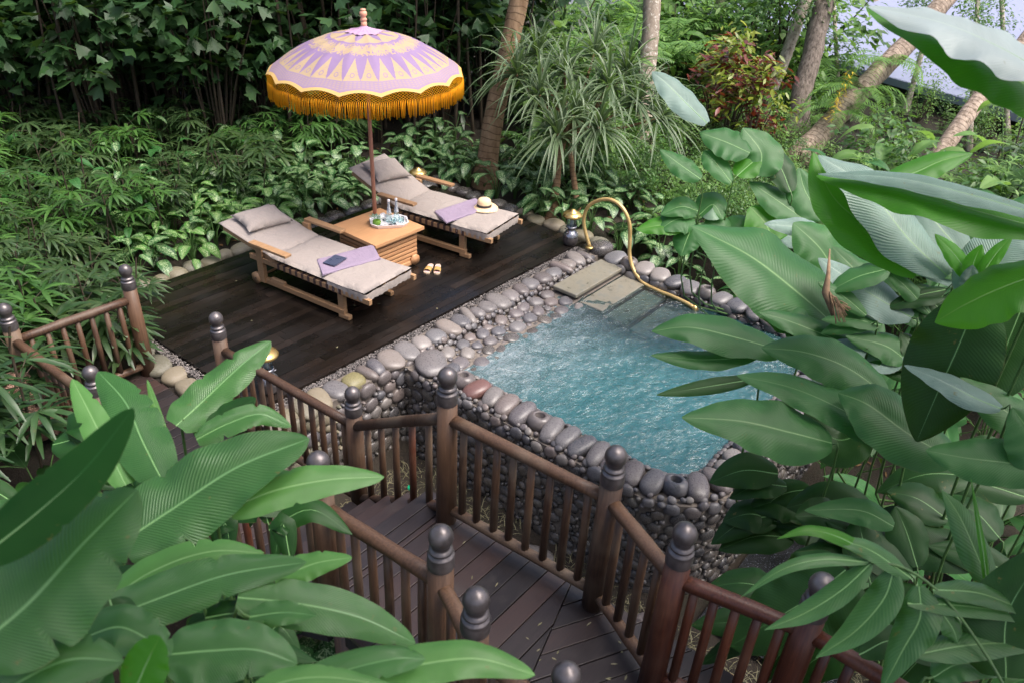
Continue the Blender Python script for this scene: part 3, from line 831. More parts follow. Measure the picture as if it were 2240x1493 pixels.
# ================================================================== RAILINGS
def seg_mesh(r0, r1, L_, n=12):
    return MB().tube([(0, 0, 0), (0, 0, L_ * .5), (0, 0, L_)], [r0, (r0 + r1) / 2, r1], n)
PL = 1.24
post_me = seg_mesh(.070, .063, 1.0, 14).mesh('post', M['rail'])
post_red = seg_mesh(.070, .063, 1.0, 14).mesh('post', M['rail_red'])
prof = [(.0655, -.01), (.067, .0), (.066, .050), (.064, .056), (.066, .062), (.062, .070), (.050, .076), (.048, .082), (.058, .088), (.058, .100), (.046, .106), (.042, .112), (.046, .122)]
for q in range(0, 11):
    a = radians(-42 + q * 13.2); prof.append((.060 * cos(a), .172 + .063 * sin(a)))
prof[-1] = (0.001, .236)
fin_me = MB().lathe(prof, (0, 0, 0), 20).mesh('finial', M['finial'])
bal_me = {}
def railing(name, label, posts, mats, skip=(), nbal=None, ext=None):
    t = thing(name, label, 'railing')
    for i, p in enumerate(posts):
        red = mats[i]
        po = link('post', post_red if red else post_me, t, (p[0], p[1], p[2] - .03)); po.scale = (1, 1, 1.03)
        fo = link('finial', fin_me, po, (0, 0, 1.0)); fo.scale = (1, 1, 1 / 1.03)
        if p[2] > 0: pass
    for i in range(len(posts) - 1):
        if i in skip: continue
        a, b = Vector(posts[i][:3]), Vector(posts[i + 1][:3]); mt = M['rail_red'] if (mats[i] and mats[i + 1]) else M['rail']
        d_ = (b - a); dh = Vector((d_.x, d_.y, 0)).length; u_ = d_ / d_.length
        rng = random.Random(i * 7 + len(posts))
        ha, hb = .87, .87
        A1, B1 = a + Vector((0, 0, ha)), b + Vector((0, 0, hb))
        MB().tube([A1.lerp(B1, q / 5) + Vector((0, 0, rng.uniform(-.003, .003))) for q in range(6)], [.040 + rng.uniform(-.002, .003) for _ in range(6)], 12).build('handrail', mt, t)
        A0, B0 = a + Vector((0, 0, .13)), b + Vector((0, 0, .13))
        MB().tube([A0.lerp(B0, q / 5) for q in range(6)], [.036 + rng.uniform(-.002, .003) for _ in range(6)], 12).build('bottom_rail', mt, t)
        n_ = nbal[i] if nbal else max(2, round(dh / .135) - 1)
        for q in range(n_):
            f = (q + 1) / (n_ + 1); f = f + rng.uniform(-.004, .004)
            pa, pb = A0.lerp(B0, f), A1.lerp(B1, f)
            MB().tube([pa, pa.lerp(pb, .5) + Vector((rng.uniform(-.002, .002), rng.uniform(-.002, .002), 0)), pb], [.026, .025, .023], 9).build('baluster', mt if rng.random() < .85 else M['rail_red'], t)
    return t
railing('wooden_railing', 'brown wooden railing beside the pool with grey ball finials, running down to the deck',
        [(-.84, .05, -.12), (-.76, -1.60, -.12), (-1.0, -2.80, .73), (-.92, -3.94, .73), (-1.17, -4.49, .73), (-1.03, -5.10, .73), (-1.05, -6.0, .73)],
        [0, 0, 0, 0, 1, 1, 1], nbal=[12, 5, 8, 4, 5, 7])
railing('wooden_railing', 'brown wooden railing on the leaf side of the walkway, turning at the landing corner',
        [(-.92, 1.39, -.12), (-1.97, 1.41, -.12), (-1.93, .02, -.12), (-1.95, -1.52, -.12), (-2.0, -2.85, .73), (-1.95, -3.66, .73), (-2.11, -4.02, .73), (-2.15, -4.52, .73), (-2.2, -5.6, .73)],
        [0, 0, 0, 0, 0, 0, 0, 0, 0], nbal=[7, 10, 11, 8, 6, 2, 3, 8])

# ================================================================== BRASS GRAB PIPE
pp = thing('grab_rail', 'curved brass-coloured hand rail looping up at the pool corner and down into the water', 'handrail')
pl = [(1290, 540), (1280, 505), (1277, 480), (1285, 455), (1303, 441), (1328, 436), (1350, 444), (1367, 463), (1377, 490), (1378, 520), (1377, 552), (1382, 580), (1393, 602), (1412, 622), (1440, 636), (1470, 648), (1500, 662), (1516, 672)]
pts = []
for px, py in pl:
    i_ = len(pts); X_p = 4.46 if i_ < 10 else 4.46 - .20 * (i_ - 10) / 7
    r_ = ray(px, py); t_ = (X_p - CAM.x) / r_.x; pts.append(tuple(CAM + r_ * t_))
MB().tube(spline(pts, 90), .024, 12).build('pipe', M['hose'], pp)
p0 = Vector(pts[0]); p1 = Vector(pts[-1])
MB().lathe([(.026, .012), (.05, .008), (.056, 0), (.056, -.012)], p0 + Vector((0, 0, -.002)), 18).build('flange', M['brass'], pp)
MB().tube([p1 + Vector((0, 0, .02)), p1 + Vector((.02, -.05, -.05))], [.034, .034], 14).build('flange', M['brass'], pp)

# ================================================================== LANTERNS
def lantern(label, loc):
    t = thing('garden_lantern', label, 'lantern', loc, 0, 'brass capped garden lanterns')
    MB().lathe([(.03, 0), (.085, .004), (.102, .04), (.105, .085), (.100, .12)], n=24).build('base', M['under'] if False else M['finial'], t)
    MB().lathe([(.1005, .118), (.104, .124), (.103, .134), (.092, .16), (.072, .19), (.05, .205), (.045, .23), (.06, .238), (.06, .246)], n=24).build('shoulder', M['steel'], t)
    MB().lathe([(.060, .246), (.074, .25), (.076, .262), (.066, .27)], n=24).build('ring', M['steel'], t)
    MB().lathe([(.060, .262), (.064, .30), (.064, .38), (.058, .41)], n=20).build('glass', M['glass'], t)
    MB().lathe([(0.001, .27), (.018, .27), (.020, .33), (.012, .35), (0.001, .352)], n=10).build('bulb', M['white'], t)
    for q in range(3):
        a = q * 2 * pi / 3 + .5; MB().tube([(.062 * cos(a), .062 * sin(a), .25), (.062 * cos(a), .062 * sin(a), .42)], .004, 6).build('rod', M['steel'], t)
    MB().lathe([(.066, .405), (.10, .402), (.128, .408), (.134, .418), (.128, .434), (.104, .456), (.07, .470), (.062, .472), (.058, .482), (.036, .490), (.034, .498), (.018, .507), (.001, .509)], n=28).build('cap', M['brass'], t)
    for q in range(4):
        a = q * pi / 2; MB().tube([(.075 * cos(a), .075 * sin(a), .195), (.105 * cos(a), .105 * sin(a), .200)], .007, 6).build('knob', M['steel'], t)
    return t
lantern('garden lantern with brass cap at the pool corner beside the curved hand rail', (4.46, .07, 0))
lantern('garden lantern with brass cap in the plants behind the far sun lounger', (4.07, 2.60, 0))
lantern('garden lantern with brass cap standing behind the railing at the near deck edge', (-.36, .16, 0))

# ================================================================== UMBRELLA
UX, UY = 2.47, 1.745
um = thing('garden_umbrella', 'purple umbrella printed in gold with a golden yellow tassel fringe', 'umbrella', (UX, UY, 0))
um.rotation_euler = Matrix.Rotation(radians(-.8), 3, Vector((cos(HEAD), sin(HEAD), 0))).to_euler()
MB().tube([(0, 0, 0), (0, 0, 1.3), (0, 0, 2.66)], [.026, .025, .021], 14).build('pole', M['pole'], um)
k = NT('umbrella_cloth'); uvn = k.n('UVMap'); sp = k.n('SeparateXYZ'); k.l(uvn.outputs[0], sp.inputs[0]); U, V = sp.outputs[0], sp.outputs[1]
def saw(nn, sh=0.0):
    return k.math('MULTIPLY', k.math('ABSOLUTE', k.math('SUBTRACT', k.math('FRACT', k.math('ADD', k.math('MULTIPLY', U, float(nn)), sh)), .5)), 2.0)   # 1 at cell edge, 0 mid
def band(a, b): return k.math('MULTIPLY', k.math('GREATER_THAN', V, a), k.math('LESS_THAN', V, b))
nz = k.noise(1.0, 3, .6, k.mapping(uvn.outputs[0], (260, 36, 1)))
nzb = k.noise(1.0, 2, .6, k.mapping(uvn.outputs[0], (110, 18, 1)), 1.5)
jag = k.math('MULTIPLY', k.math('SUBTRACT', nz, .5), .22)
tri = k.math('GREATER_THAN', k.math('DIVIDE', k.math('SUBTRACT', V, .585), .25), k.math('ADD', k.math('MULTIPLY', saw(32), 1.15), jag))
tri = k.math('MULTIPLY', tri, band(.585, .86))
hole = k.math('LESS_THAN', k.math('ADD', k.math('POWER', k.math('MULTIPLY', saw(32), 1.6), 2.0), k.math('POWER', k.math('MULTIPLY', k.math('SUBTRACT', V, .80), 16.0), 2.0)), .22)
hole2 = k.math('LESS_THAN', k.math('ADD', k.math('POWER', k.math('MULTIPLY', saw(32), 1.6), 2.0), k.math('POWER', k.math('MULTIPLY', k.math('SUBTRACT', V, .80), 16.0), 2.0)), .09)
tri = k.math('MULTIPLY', tri, k.math('SUBTRACT', 1.0, k.math('MULTIPLY', k.math('SUBTRACT', hole, hole2), .8)))
flo = k.math('MULTIPLY', k.math('GREATER_THAN', k.math('ADD', k.math('ADD', nzb, -.05), k.math('MULTIPLY', k.math('SUBTRACT', .10, k.math('ABSOLUTE', k.math('SUBTRACT', V, .46))), 2.4)), .52), band(.37, .56))
star = k.math('MULTIPLY', k.math('LESS_THAN', k.math('DIVIDE', k.math('SUBTRACT', V, .06), .27), saw(8, .25)), band(.06, .34))
star = k.math('SUBTRACT', band(.05, .34), star)
bl = k.math('GREATER_THAN', k.math('SINE', k.math('MULTIPLY', V, 330.0)), .35); kl = k.math('GREATER_THAN', k.math('SINE', k.math('MULTIPLY', U, 900.0)), -.2)
bord = k.math('MULTIPLY', k.math('MULTIPLY', bl, kl), k.math('MULTIPLY', band(.875, .945), .55))
hem = k.math('GREATER_THAN', V, .966)
gold = k.math('MAXIMUM', k.math('MAXIMUM', tri, flo), k.math('MAXIMUM', star, bord))
gold = k.math('MULTIPLY', gold, k.maprange(k.noise(1., 3, .7, k.mapping(uvn.outputs[0], (90, 60, 1))), .3, .5, .55, 1.0))
base = k.mix(k.math('MULTIPLY', band(.84, .96), .5), (.27, .185, .33), (.38, .29, .31))
base = k.mix(k.maprange(k.noise(3, 4, .6, k.obj()), .4, .7, 0, .25), base, (.42, .31, .44))
col = k.mix(k.math('MULTIPLY', gold, .85), base, (.50, .38, .19)); col = k.mix(hem, col, (.62, .42, .16))
b = k.pbr(col, .75, spec=.25, normal=k.bump(k.noise(400, 2, .5, k.obj()), .1, .002)); tl = k.n('BsdfTranslucent'); k.l(col, tl.inputs[0])
mx = k.n('MixShader'); mx.inputs[0].default_value = .25; k.l(b.outputs[0], mx.inputs[1]); k.l(tl.outputs[0], mx.inputs[2]); M['canopy'] = k.done(mx)
UR, UH, UZ, NR = 1.125, .41, 2.28, 16
vs = []; uv = []; nr_, na = 26, NR * 10
def rim_off(a):
    ph = (a * NR / (2 * pi) + .5) % 1.0          # 0/1 at rib tips
    s_ = 1 - abs(2 * ph - 1) ** 1.8
    return s_
def cpt(r_, a):
    s_ = rim_off(a); zz = UZ + UH * (1 - r_ ** 2.35) + .045 * (1 - r_) ** 2
    R_ = UR * r_ * (1 - .030 * s_ * r_ ** 2); zz += .040 * s_ * max(0, (r_ - .72) / .28) ** 2 - .012 * s_ * sin(pi * r_)
    return Vector((R_ * cos(a), R_ * sin(a), zz))
for i in range(nr_ + 1):
    r_ = .03 + .97 * i / nr_
    for j in range(na + 1):
        a = 2 * pi * j / na; vs.append(cpt(r_, a)); uv.append((j / na, r_))
fs = [(i * (na + 1) + j, (i + 1) * (na + 1) + j, (i + 1) * (na + 1) + j + 1, i * (na + 1) + j + 1) for i in range(nr_) for j in range(na)]
c_ = MB(); c_.add(vs, fs, uv); c_.build('canopy', M['canopy'], um)
for i in range(NR):
    a = 2 * pi * (i + .5) / NR
    MB().tube([cpt(q / 8 * .985 + .01, a) - Vector((0, 0, .016)) for q in range(9)], .006, 6).build('rib', M['pole'], um)
    MB().tube([(0.03 * cos(a), .03 * sin(a), 2.12), cpt(.55, a) - Vector((0, 0, .02))], .005, 5).build('strut', M['pole'], um)
MB().lathe([(.026, 2.08), (.045, 2.09), (.045, 2.14), (.026, 2.15)], n=16).build('runner', M['pole'], um)
# pinked cloth cap over the top
vs = []; n_ = 48
for i, (r_, z) in enumerate([(.025, UZ + UH + .095), (.05, UZ + UH + .075), (.10, UZ + UH + .052), (.17, UZ + UH + .030)]):
    for j in range(n_):
        a = 2 * pi * j / n_; rr = r_ * ((1 + .28 * (1 - abs(((j / 8) % 1) * 2 - 1)) ) if i == 3 else 1) ; vs.append((rr * cos(a), rr * sin(a), z + (.006 * sin(j * 2.1) if i > 1 else 0)))
mb = MB(); mb.add(vs, [(i * n_ + j, i * n_ + (j + 1) % n_, (i + 1) * n_ + (j + 1) % n_, (i + 1) * n_ + j) for i in range(3) for j in range(n_)])
mb.build('top_cloth', fabric('mauve_cap_cloth', (.40, .24, .36)), um)
zt = UZ + UH + .085
MB().lathe([(.030, zt), (.034, zt + .012), (.034, zt + .045), (.026, zt + .05), (.036, zt + .062), (.040, zt + .075), (.028, zt + .09), (.026, zt + .10), (.038, zt + .11), (.043, zt + .13), (.040, zt + .15), (.028, zt + .162), (.028, zt + .168), (.033, zt + .172), (.028, zt + .182), (.001, zt + .184)], n=20).build('finial', plain('peach_lacquer', (.66, .33, .22), .4, 0, .12, 40), um)
k = NT('golden_yarn'); b = k.pbr(k.mix(k.noise(60, 3, .6, k.obj()), (.85, .45, .02), (.98, .60, .06)), .85, spec=.2); tl = k.n('BsdfTranslucent'); tl.inputs[0].default_value = (1, .68, .07, 1)
mx = k.n('MixShader'); mx.inputs[0].default_value = .72; k.l(b.outputs[0], mx.inputs[1]); k.l(tl.outputs[0], mx.inputs[2]); M['fringe'] = k.done(mx)
# knotted net
mb = MB(); rng = random.Random(71)
def net_pt(j, row, rows, n_):
    a = 2 * pi * j / n_; top = cpt(1.0, a); bz = UZ - .055 + .012 * rim_off(a)
    f = row / rows; z = top.z + (bz - top.z) * f; rr = Vector((top.x, top.y)).length * (1 - f) + UR * .992 * f
    return Vector((rr * cos(a), rr * sin(a), z - .004))
NN, RW = 352, 6
for i in range(NN):
    for r_ in range(RW):
        if (i + r_) % 2: continue
        for sg in (-1, 1):
            a_ = net_pt(i, r_, RW, NN); b_ = net_pt(i + sg, r_ + 1, RW, NN)
            mb.tube([a_, b_], .0021, 3, False)
mb.build('net', M['fringe'], um)['kind'] = 'stuff'
mb = MB()
for i in range(0, NN):
    a = 2 * pi * i / NN; p = net_pt(i, RW, RW, NN); Lt = rng.uniform(.150, .195)
    for q in range(2):
        w_ = rng.uniform(-.010, .010); o_ = rng.uniform(-.008, .008)
        a2 = a + w_ * .5
        pts = [p, p + Vector((o_ * cos(a), o_ * sin(a), -.05)) + Vector((-sin(a), cos(a), 0)) * w_ * .4, p + Vector((o_ * 2 * cos(a), o_ * 2 * sin(a), -Lt)) + Vector((-sin(a), cos(a), 0)) * w_ * 1.2]
        mb.tube(pts, [.0042, .0062, .0045], 4, True)
mb.build('tassels', M['fringe'], um)['kind'] = 'stuff'

# ================================================================== LOUNGERS
def cushion(mb, poly, z0, z1, puff=.012, nx=14, ny=24, wx=.37, zf=None, yr=(0, 1)):
    """padded panel between y0..y1, half width wx; zf(y) gives underside height and slope"""
    vs = []; y0, y1 = yr
    rng = random.Random(5)
    for lay in (0, 1):
        for j in range(ny + 1):
            for i in range(nx + 1):
                u = i / nx * 2 - 1; v_ = j / ny * 2 - 1
                x = wx * u; y = y0 + (y1 - y0) * (v_ + 1) / 2
                e = (1 - abs(u) ** 7) * (1 - abs(v_) ** 9)
                th = (z1 - z0) * e ** .5
                zz = zf(y) + (z0 + z1) / 2 + (th / 2 if lay else -th / 2)
                zz += (puff * (1 - u * u) * (1 - v_ ** 4) if lay else 0) + (.004 * mnoise.noise(Vector((x * 9, y * 7, 3))) if lay else 0)
                vs.append((x, y, zz))
    N_ = (nx + 1) * (ny + 1)
    fs = []
    for j in range(ny):
        for i in range(nx):
            a = j * (nx + 1) + i; q = (a, a + 1, a + nx + 2, a + nx + 1)
            fs.append(tuple(N_ + t for t in q)); fs.append(tuple(reversed(q)))
    mb.add(vs, fs)
    b = []
    ring = [i for i in range(nx + 1)] + [j * (nx + 1) + nx for j in range(1, ny + 1)] + [ny * (nx + 1) + i for i in range(nx - 1, -1, -1)] + [j * (nx + 1) for j in range(ny - 1, 0, -1)]
    n0 = len(mb.v) - 2 * N_
    for a, c in zip(ring, ring[1:] + ring[:1]): mb.f.append((n0 + a, n0 + c, n0 + N_ + c, n0 + N_ + a))
def make_lounger(label, loc, rz, back):
    t = thing('sun_lounger', label, 'sun lounger', loc, rz, 'wooden sun loungers on the deck')
    HY, BL = 1.42, .84
    rail = MB()
    for s_ in (-1, 1):
        MB().box((s_ * .375, .86, .345), (.045, 1.86, .062)).build('side_rail', M['teak'], t, smooth=False, bevel=.004)
        MB().box((s_ * .33, .40, .19), (.055, .085, .26)).build('leg', M['teak'], t, smooth=False, bevel=.004)
        MB().box((s_ * .375, 1.62, .30), (.055, .10, .50)).build('leg', M['teak'], t, smooth=False, bevel=.004)
        q = MB(); q.box((s_ * .355, .98, .075), (.058, 1.30, .062)); q.build('runner', M['teak'], t, smooth=False, bevel=.004)
        MB().box((s_ * .355, .34, .03), (.062, .16, .06)).build('foot', M['teak'], t, smooth=False, bevel=.012)
        MB().box((s_ * .355, 1.38, .12), (.05, .22, .05)).build('block', M['teak'], t, smooth=False, bevel=.012)
        ar = MB(); ar.box((s_ * .435, 1.38, .565), (.095, .60, .032)); ar.build('armrest', M['teak'], t, smooth=False, bevel=.005)
        wh = MB().tube([(s_ * .385 - .02, 1.72, .075), (s_ * .385 + .02, 1.72, .075)], .072, 22).build('wheel', M['teak'], t, bevel=0)
        MB().tube([(s_ * .385 - .024, 1.72, .075), (s_ * .385 + .024, 1.72, .075)], .012, 8).build('hub', M['black'], wh)
        c_, s2 = cos(back), sin(back)
        MB().beam((s_ * .345, HY - .02, .375), (s_ * .345, HY + BL * c_, .375 + BL * s2), .045, .045).build('back_rail', M['teak'], t, smooth=False, bevel=.004)
        for q in range(11):
            MB().box((s_ * .375, .36 + q * .095, .345), (.050, .036, .067)).build('strap', M['strap'], t, smooth=False)
    for y in (.01, 1.3): MB().box((0, y if y > .5 else .06, .33), (.72, .05, .04)).build('cross_bar', M['teak_dark'], t, smooth=False, bevel=.003)
    MB().beam((-.34, HY + BL * cos(back) * .97, .375 + BL * sin(back) * .97), (.34, HY + BL * cos(back) * .97, .375 + BL * sin(back) * .97), .05, .03).build('cross_bar', M['teak_dark'], t, smooth=False)
    for q in range(9):
        MB().box((0, .15 + q * .14, .352), (.72, .05, .008)).build('strap', M['strap'], t, smooth=False)
    MB().tube([(-.33, 1.72, .075), (.33, 1.72, .075)], .014, 8).build('axle', M['teak_dark'], t)
    mt = MB()
    cushion(mt, None, .015, .085, .015, 16, 30, .395, lambda y: .375 + .015 * sstep(.3, 0, y), (.0, HY + .02))
    m_ = mt.build('mattress', M['cushion'], t)
    bk = MB(); cushion(bk, None, .02, .085, .012, 16, 20, .385, lambda y: .0, (0, BL + .05))
    c_, s2 = cos(back), sin(back)
    bk.v = [(x, HY + .01 + y * c_ - (z) * s2, .375 + y * s2 + z * c_) for x, y, z in bk.v]
    bk.build('back_cushion', M['cushion'], t)
    # gathered skirt at the foot
    sk = MB(); n_ = 60; vs = []
    path = [(-.39, .55), (-.395, .02), (-.38, -.012), (.38, -.012), (.395, .02), (.39, .10)]
    P_ = Path(path)
    for i in range(n_ + 1):
        p, tg, nr = P_.at(P_.L[-1] * i / n_)
        for h, o_ in ((.425, .0), (.385, .006), (.335, .004)):
            ww = .007 * sin(i * 1.9) * (0.43 - h) / .1
            vs.append((p.x + nr.x * (ww + o_), p.y + nr.y * (ww + o_), h + .004 * sin(i * .7)))
    sk.add(vs, [(i * 3 + j, (i + 1) * 3 + j, (i + 1) * 3 + j + 1, i * 3 + j + 1) for i in range(n_) for j in range(2)])
    sk.build('skirt', M['cushion'], t)
    # buttons / seams of the fold line
    return t
L1P, L1R = Vector((1.44, .40, 0)), radians(6.5)
L2P, L2R = Vector((3.55, .52, 0)), radians(9)
B1, B2 = radians(12), radians(24)
make_lounger('wooden sun lounger nearest the railing, back set low, tablet on its lilac towel', L1P, L1R, B1)
make_lounger('wooden sun lounger farther from the railing, back raised higher, straw hat on it', L2P, L2R, B2)
def on(Lp, Lr, x, y, z): 
    return Lp + Matrix.Rotation(Lr, 3, 'Z') @ Vector((x, y, z))
def pillow(label, Lp, Lr, back, ang, yy, hw=.30, hh=.20):
    vs = []; n_ = 16
    for lay in (1, -1):
        for j in range(n_ + 1):
            for i in range(n_ + 1):
                u = i / n_ * 2 - 1; v_ = j / n_ * 2 - 1
                e = ((1 - u ** 2) * (1 - v_ ** 2)) ** .42
                x = hw * u * (1 - .10 * (1 - v_ * v_)) ; y = hh * v_ * (1 - .10 * (1 - u * u))
                vs.append((x, y, lay * (.085 * e) + .004 * mnoise.noise(Vector((x * 12, y * 12, lay)))))
    N_ = (n_ + 1) ** 2; fs = []
    for j in range(n_):
        for i in range(n_):
            a = j * (n_ + 1) + i; q = (a, a + 1, a + n_ + 2, a + n_ + 1); fs.append(q); fs.append(tuple(N_ + t for t in reversed(q)))
    mb = MB(); mb.add(vs, fs)
    me = mb.mesh('pillow', M['cushion'])
    bm = bmesh.new(); bm.from_mesh(me); bmesh.ops.remove_doubles(bm, verts=bm.verts, dist=.0015); bm.to_mesh(me); bm.free()
    o = link('pillow', me); tag(o, label, 'pillow')
    c_, s_ = cos(back), sin(back)
    y = 1.43 + yy * c_ - .135 * s_; z = .375 + yy * s_ + .135 * c_
    o.matrix_world = Matrix.Translation(on(Lp, Lr, .0, y, z + .01)) @ Matrix.Rotation(Lr, 4, 'Z') @ Matrix.Rotation(back, 4, 'X') @ Matrix.Rotation(ang, 4, 'Z')
pillow('taupe pillow on the low back of the near sun lounger', L1P, L1R, B1, radians(-10), .58)
pillow('taupe pillow on the raised back of the far sun lounger', L2P, L2R, B2, radians(-12), .55)
def towel(label, c, rz, dx, dy, z):
    n_ = 26; o = thing('towel', label, 'towel', (c[0], c[1], z), rz)
    for q in range(2):
        vs = []; s_ = 1 - .02 * q
        for lay in (1, 0):
            for j in range(n_ + 1):
                for i in range(n_ + 1):
                    u = i / n_ * 2 - 1; v_ = j / n_ * 2 - 1
                    x = dx / 2 * u * s_ + .06 * v_ ; y = dy / 2 * v_ * s_
                    edge = (1 - abs(u) ** 12) * (1 - abs(v_) ** 12)
                    h = q * .011 + lay * (.010 * edge ** .3)
                    h += .009 * mnoise.noise(Vector((x * 7 + 2, y * 12, q + rz)))
                    over = max(0, abs(v_) - .86)
                    vs.append((x, y, h - (0)))
        N_ = (n_ + 1) ** 2; fs = []
        for j in range(n_):
            for i in range(n_):
                a = j * (n_ + 1) + i; qd = (a, a + 1, a + n_ + 2, a + n_ + 1); fs.append(qd); fs.append(tuple(N_ + t for t in reversed(qd)))
        ring = [i for i in range(n_ + 1)] + [j * (n_ + 1) + n_ for j in range(1, n_ + 1)] + [n_ * (n_ + 1) + i for i in range(n_ - 1, -1, -1)] + [j * (n_ + 1) for j in range(n_ - 1, 0, -1)]
        fs += [(c2, a, N_ + a, N_ + c2) for a, c2 in zip(ring, ring[1:] + ring[:1])]
        mb = MB(); mb.add(vs, fs); mb.build('fold', M['towel'], o)
    return o
towel('folded lilac towel under the tablet on the near sun lounger', on(L1P, L1R, .06, .64, 0)[:2], L1R + radians(-18), .74, .38, .470)
towel('folded lilac towel beside the straw hat on the far sun lounger', on(L2P, L2R, -.04, .62, 0)[:2], L2R + radians(-14), .74, .38, .470)
tb = thing('tablet', 'dark blue tablet computer lying on the lilac towel', 'tablet', on(L1P, L1R, -.10, .70, .502), L1R + radians(8))
MB().box((0, 0, .004), (.235, .165, .009)).build('case', M['tablet'], tb, smooth=False, bevel=.004)
MB().box((0, 0, .0088), (.222, .152, .0012)).build('screen', plain('dark_screen', (.05, .06, .10), .3, 0, .05), tb, smooth=False)
ht = thing('sun_hat', 'straw sun hat with a black band on the far sun lounger', 'hat', on(L2P, L2R, .20, .42, .474), L2R)
MB().lathe([(.185, .004), (.187, .010), (.15, .014), (.115, .022), (.098, .035), (.096, .075), (.090, .11), (.072, .132), (.04, .142), (.001, .145)], n=36).build('crown', M['straw'], ht)
for v_ in ht.children[0].data.vertices:
    a = atan2(v_.co.y, v_.co.x); r_ = sqrt(v_.co.x ** 2 + v_.co.y ** 2)
    if r_ > .11: v_.co.z += .010 * sin(2 * a + .6) * (r_ - .11) / .07; v_.co.x *= 1 + .05 * (r_ > .15)
MB().lathe([(.0985, .030), (.1000, .034), (.0985, .066), (.0965, .068)], n=36).build('band', M['black'], ht)

# ================================================================== TABLE
tx0, tx1, ty0, ty1 = 1.85, 2.66, 1.06, 1.87
tt = thing('side_table', 'square orange-brown wooden side table with slatted box and wheels', 'table', ((tx0 + tx1) / 2, (ty0 + ty1) / 2, 0))
MB().box((0, 0, .478), (.81, .81, .044)).build('tabletop', M['table'], tt, smooth=False, bevel=.004)
MB().box((0, 0, .25), (.60, .60, .38)).build('inner_box', M['teak_dark'], tt, smooth=False)
for q in range(7):
    z = .425 - q * .055
    for ax in (0, 1):
        for s_ in (-1, 1):
            d_ = (.66, .025, .038) if ax == 0 else (.025, .66, .038)
            c_ = (0, s_ * (.335), z) if ax == 0 else (s_ * .335, 0, z)
            if ax: c_ = (c_[0], 0, z - .0); d_ = (.025, .645, .038)
            MB().box(c_, d_).build('slat', M['table'], tt, smooth=False, bevel=.005)
for sx in (-1, 1):
    for sy in (-1, 1): MB().box((sx * .315, sy * .315, .235), (.03, .03, .42)).build('corner_post', M['teak_dark'], tt, smooth=False)
    wh = MB().tube([(.27, sx * .365 - .015, .075), (.27, sx * .365 + .015, .075)], .07, 22).build('wheel', M['table'], tt)
    MB().box((.10, sx * .352, .045), (.50, .03, .06)).build('skid', M['table'], tt, smooth=False, bevel=.01)
# ---- things on the table
TZ = .502
tc = Vector((2.40, 1.42, TZ)); ta = radians(-42 + 12)
ta = radians(-37)
tr_ = thing('tray', 'white tray with cut corners holding bottles and glasses', 'tray', tc, ta)
def octo(a, b, c): return [(a, -b + c), (a, b - c), (a - c, b), (-a + c, b), (-a, b - c), (-a, -b + c), (-a + c, -b), (a - c, -b)]
oa, ob, oc = octo(.235, .165, .075), octo(.205, .135, .068), None
mb = MB(); n_ = 8
mb.add([(x, y, 0) for x, y in octo(.215, .145, .07)] + [(x, y, .045) for x, y in oa] + [(x, y, .045) for x, y in octo(.223, .153, .071)] + [(x, y, .010) for x, y in ob],
       [(i + r_ * 8, (i + 1) % 8 + r_ * 8, (i + 1) % 8 + (r_ + 1) * 8, i + (r_ + 1) * 8) for r_ in range(3) for i in range(8)] + [tuple(24 + i for i in range(8)), tuple(range(7, -1, -1))])
mb.build('tray_body', M['white'], tr_, smooth=False)
def ont(x, y, z=.011): return tc + Matrix.Rotation(ta, 3, 'Z') @ Vector((x, y, z))
bp = [(0, .0), (.036, 0), (.038, .006), (.037, .03), (.030, .12), (.024, .16), (.016, .20), (.0145, .25), (.016, .255), (.016, .265), (.0135, .268)]
for i, (x, y) in enumerate([(.005, .03), (.10, .06)]):
    t = thing('bottle', ['clear glass bottle with blue floral print, left one on the tray', 'clear glass bottle with blue floral print, right one on the tray'][i], 'bottle', ont(x, y), 0, 'printed water bottles')
    MB().lathe(bp[:5], n=16).build('lower_glass', M['glass'], t); MB().lathe(bp[4:], n=16).build('printed_neck', M['bottle'], t)
    MB().lathe([(.0, .268), (.0155, .268), (.017, .275), (.017, .292), (.012, .297), (.001, .298)], n=14).build('stopper', M['white'], t)
for i, (x, y, lb) in enumerate([(.055, -.03, 'low glass tumbler in front of the bottles on the tray'), (.155, -.0, 'low glass tumbler at the right end of the tray'), (-.06, .10, 'glass tumbler beside the white napkin on the tray')]):
    t = thing('tumbler', lb, 'glass', ont(x, y), 0, 'tumblers on the tray')
    MB().lathe([(0.001, .004), (.03, .004), (.034, .07), (.036, .07), (.033, 0), (.001, 0)], n=20).build('glass_wall', M['glass'], t)
t = thing('napkin', 'crumpled white napkins rolled beside the bottles', 'napkin', ont(-.10, .07), ta)
for i in range(3):
    vs = []; n_ = 12; rg = random.Random(i)
    for j in range(n_ + 1):
        for q in range(n_ + 1):
            u, v_ = j / n_ - .5, q / n_ - .5
            vs.append((u * .11 + i * .03 - .03, v_ * .09, .05 + i * .022 + .025 * mnoise.noise(Vector((u * 5 + i * 9, v_ * 5, 1))) - .12 * (u * u + v_ * v_)))
    mb = MB(); mb.add(vs, [(j * (n_ + 1) + q, j * (n_ + 1) + q + 1, (j + 1) * (n_ + 1) + q + 1, (j + 1) * (n_ + 1) + q) for j in range(n_) for q in range(n_)]); mb.build('cloth_fold', M['paper'], t)
t = thing('potted_succulent', 'small trailing succulent in a round lime green pot', 'potted plant', ont(-.155, -.045), 0)
MB().lathe([(.001, 0), (.034, 0), (.047, .015), (.050, .035), (.043, .06), (.036, .066), (.03, .06), (.001, .055)], n=20).build('pot', M['green_pot'], t)
mb = MB(); rg = random.Random(8)
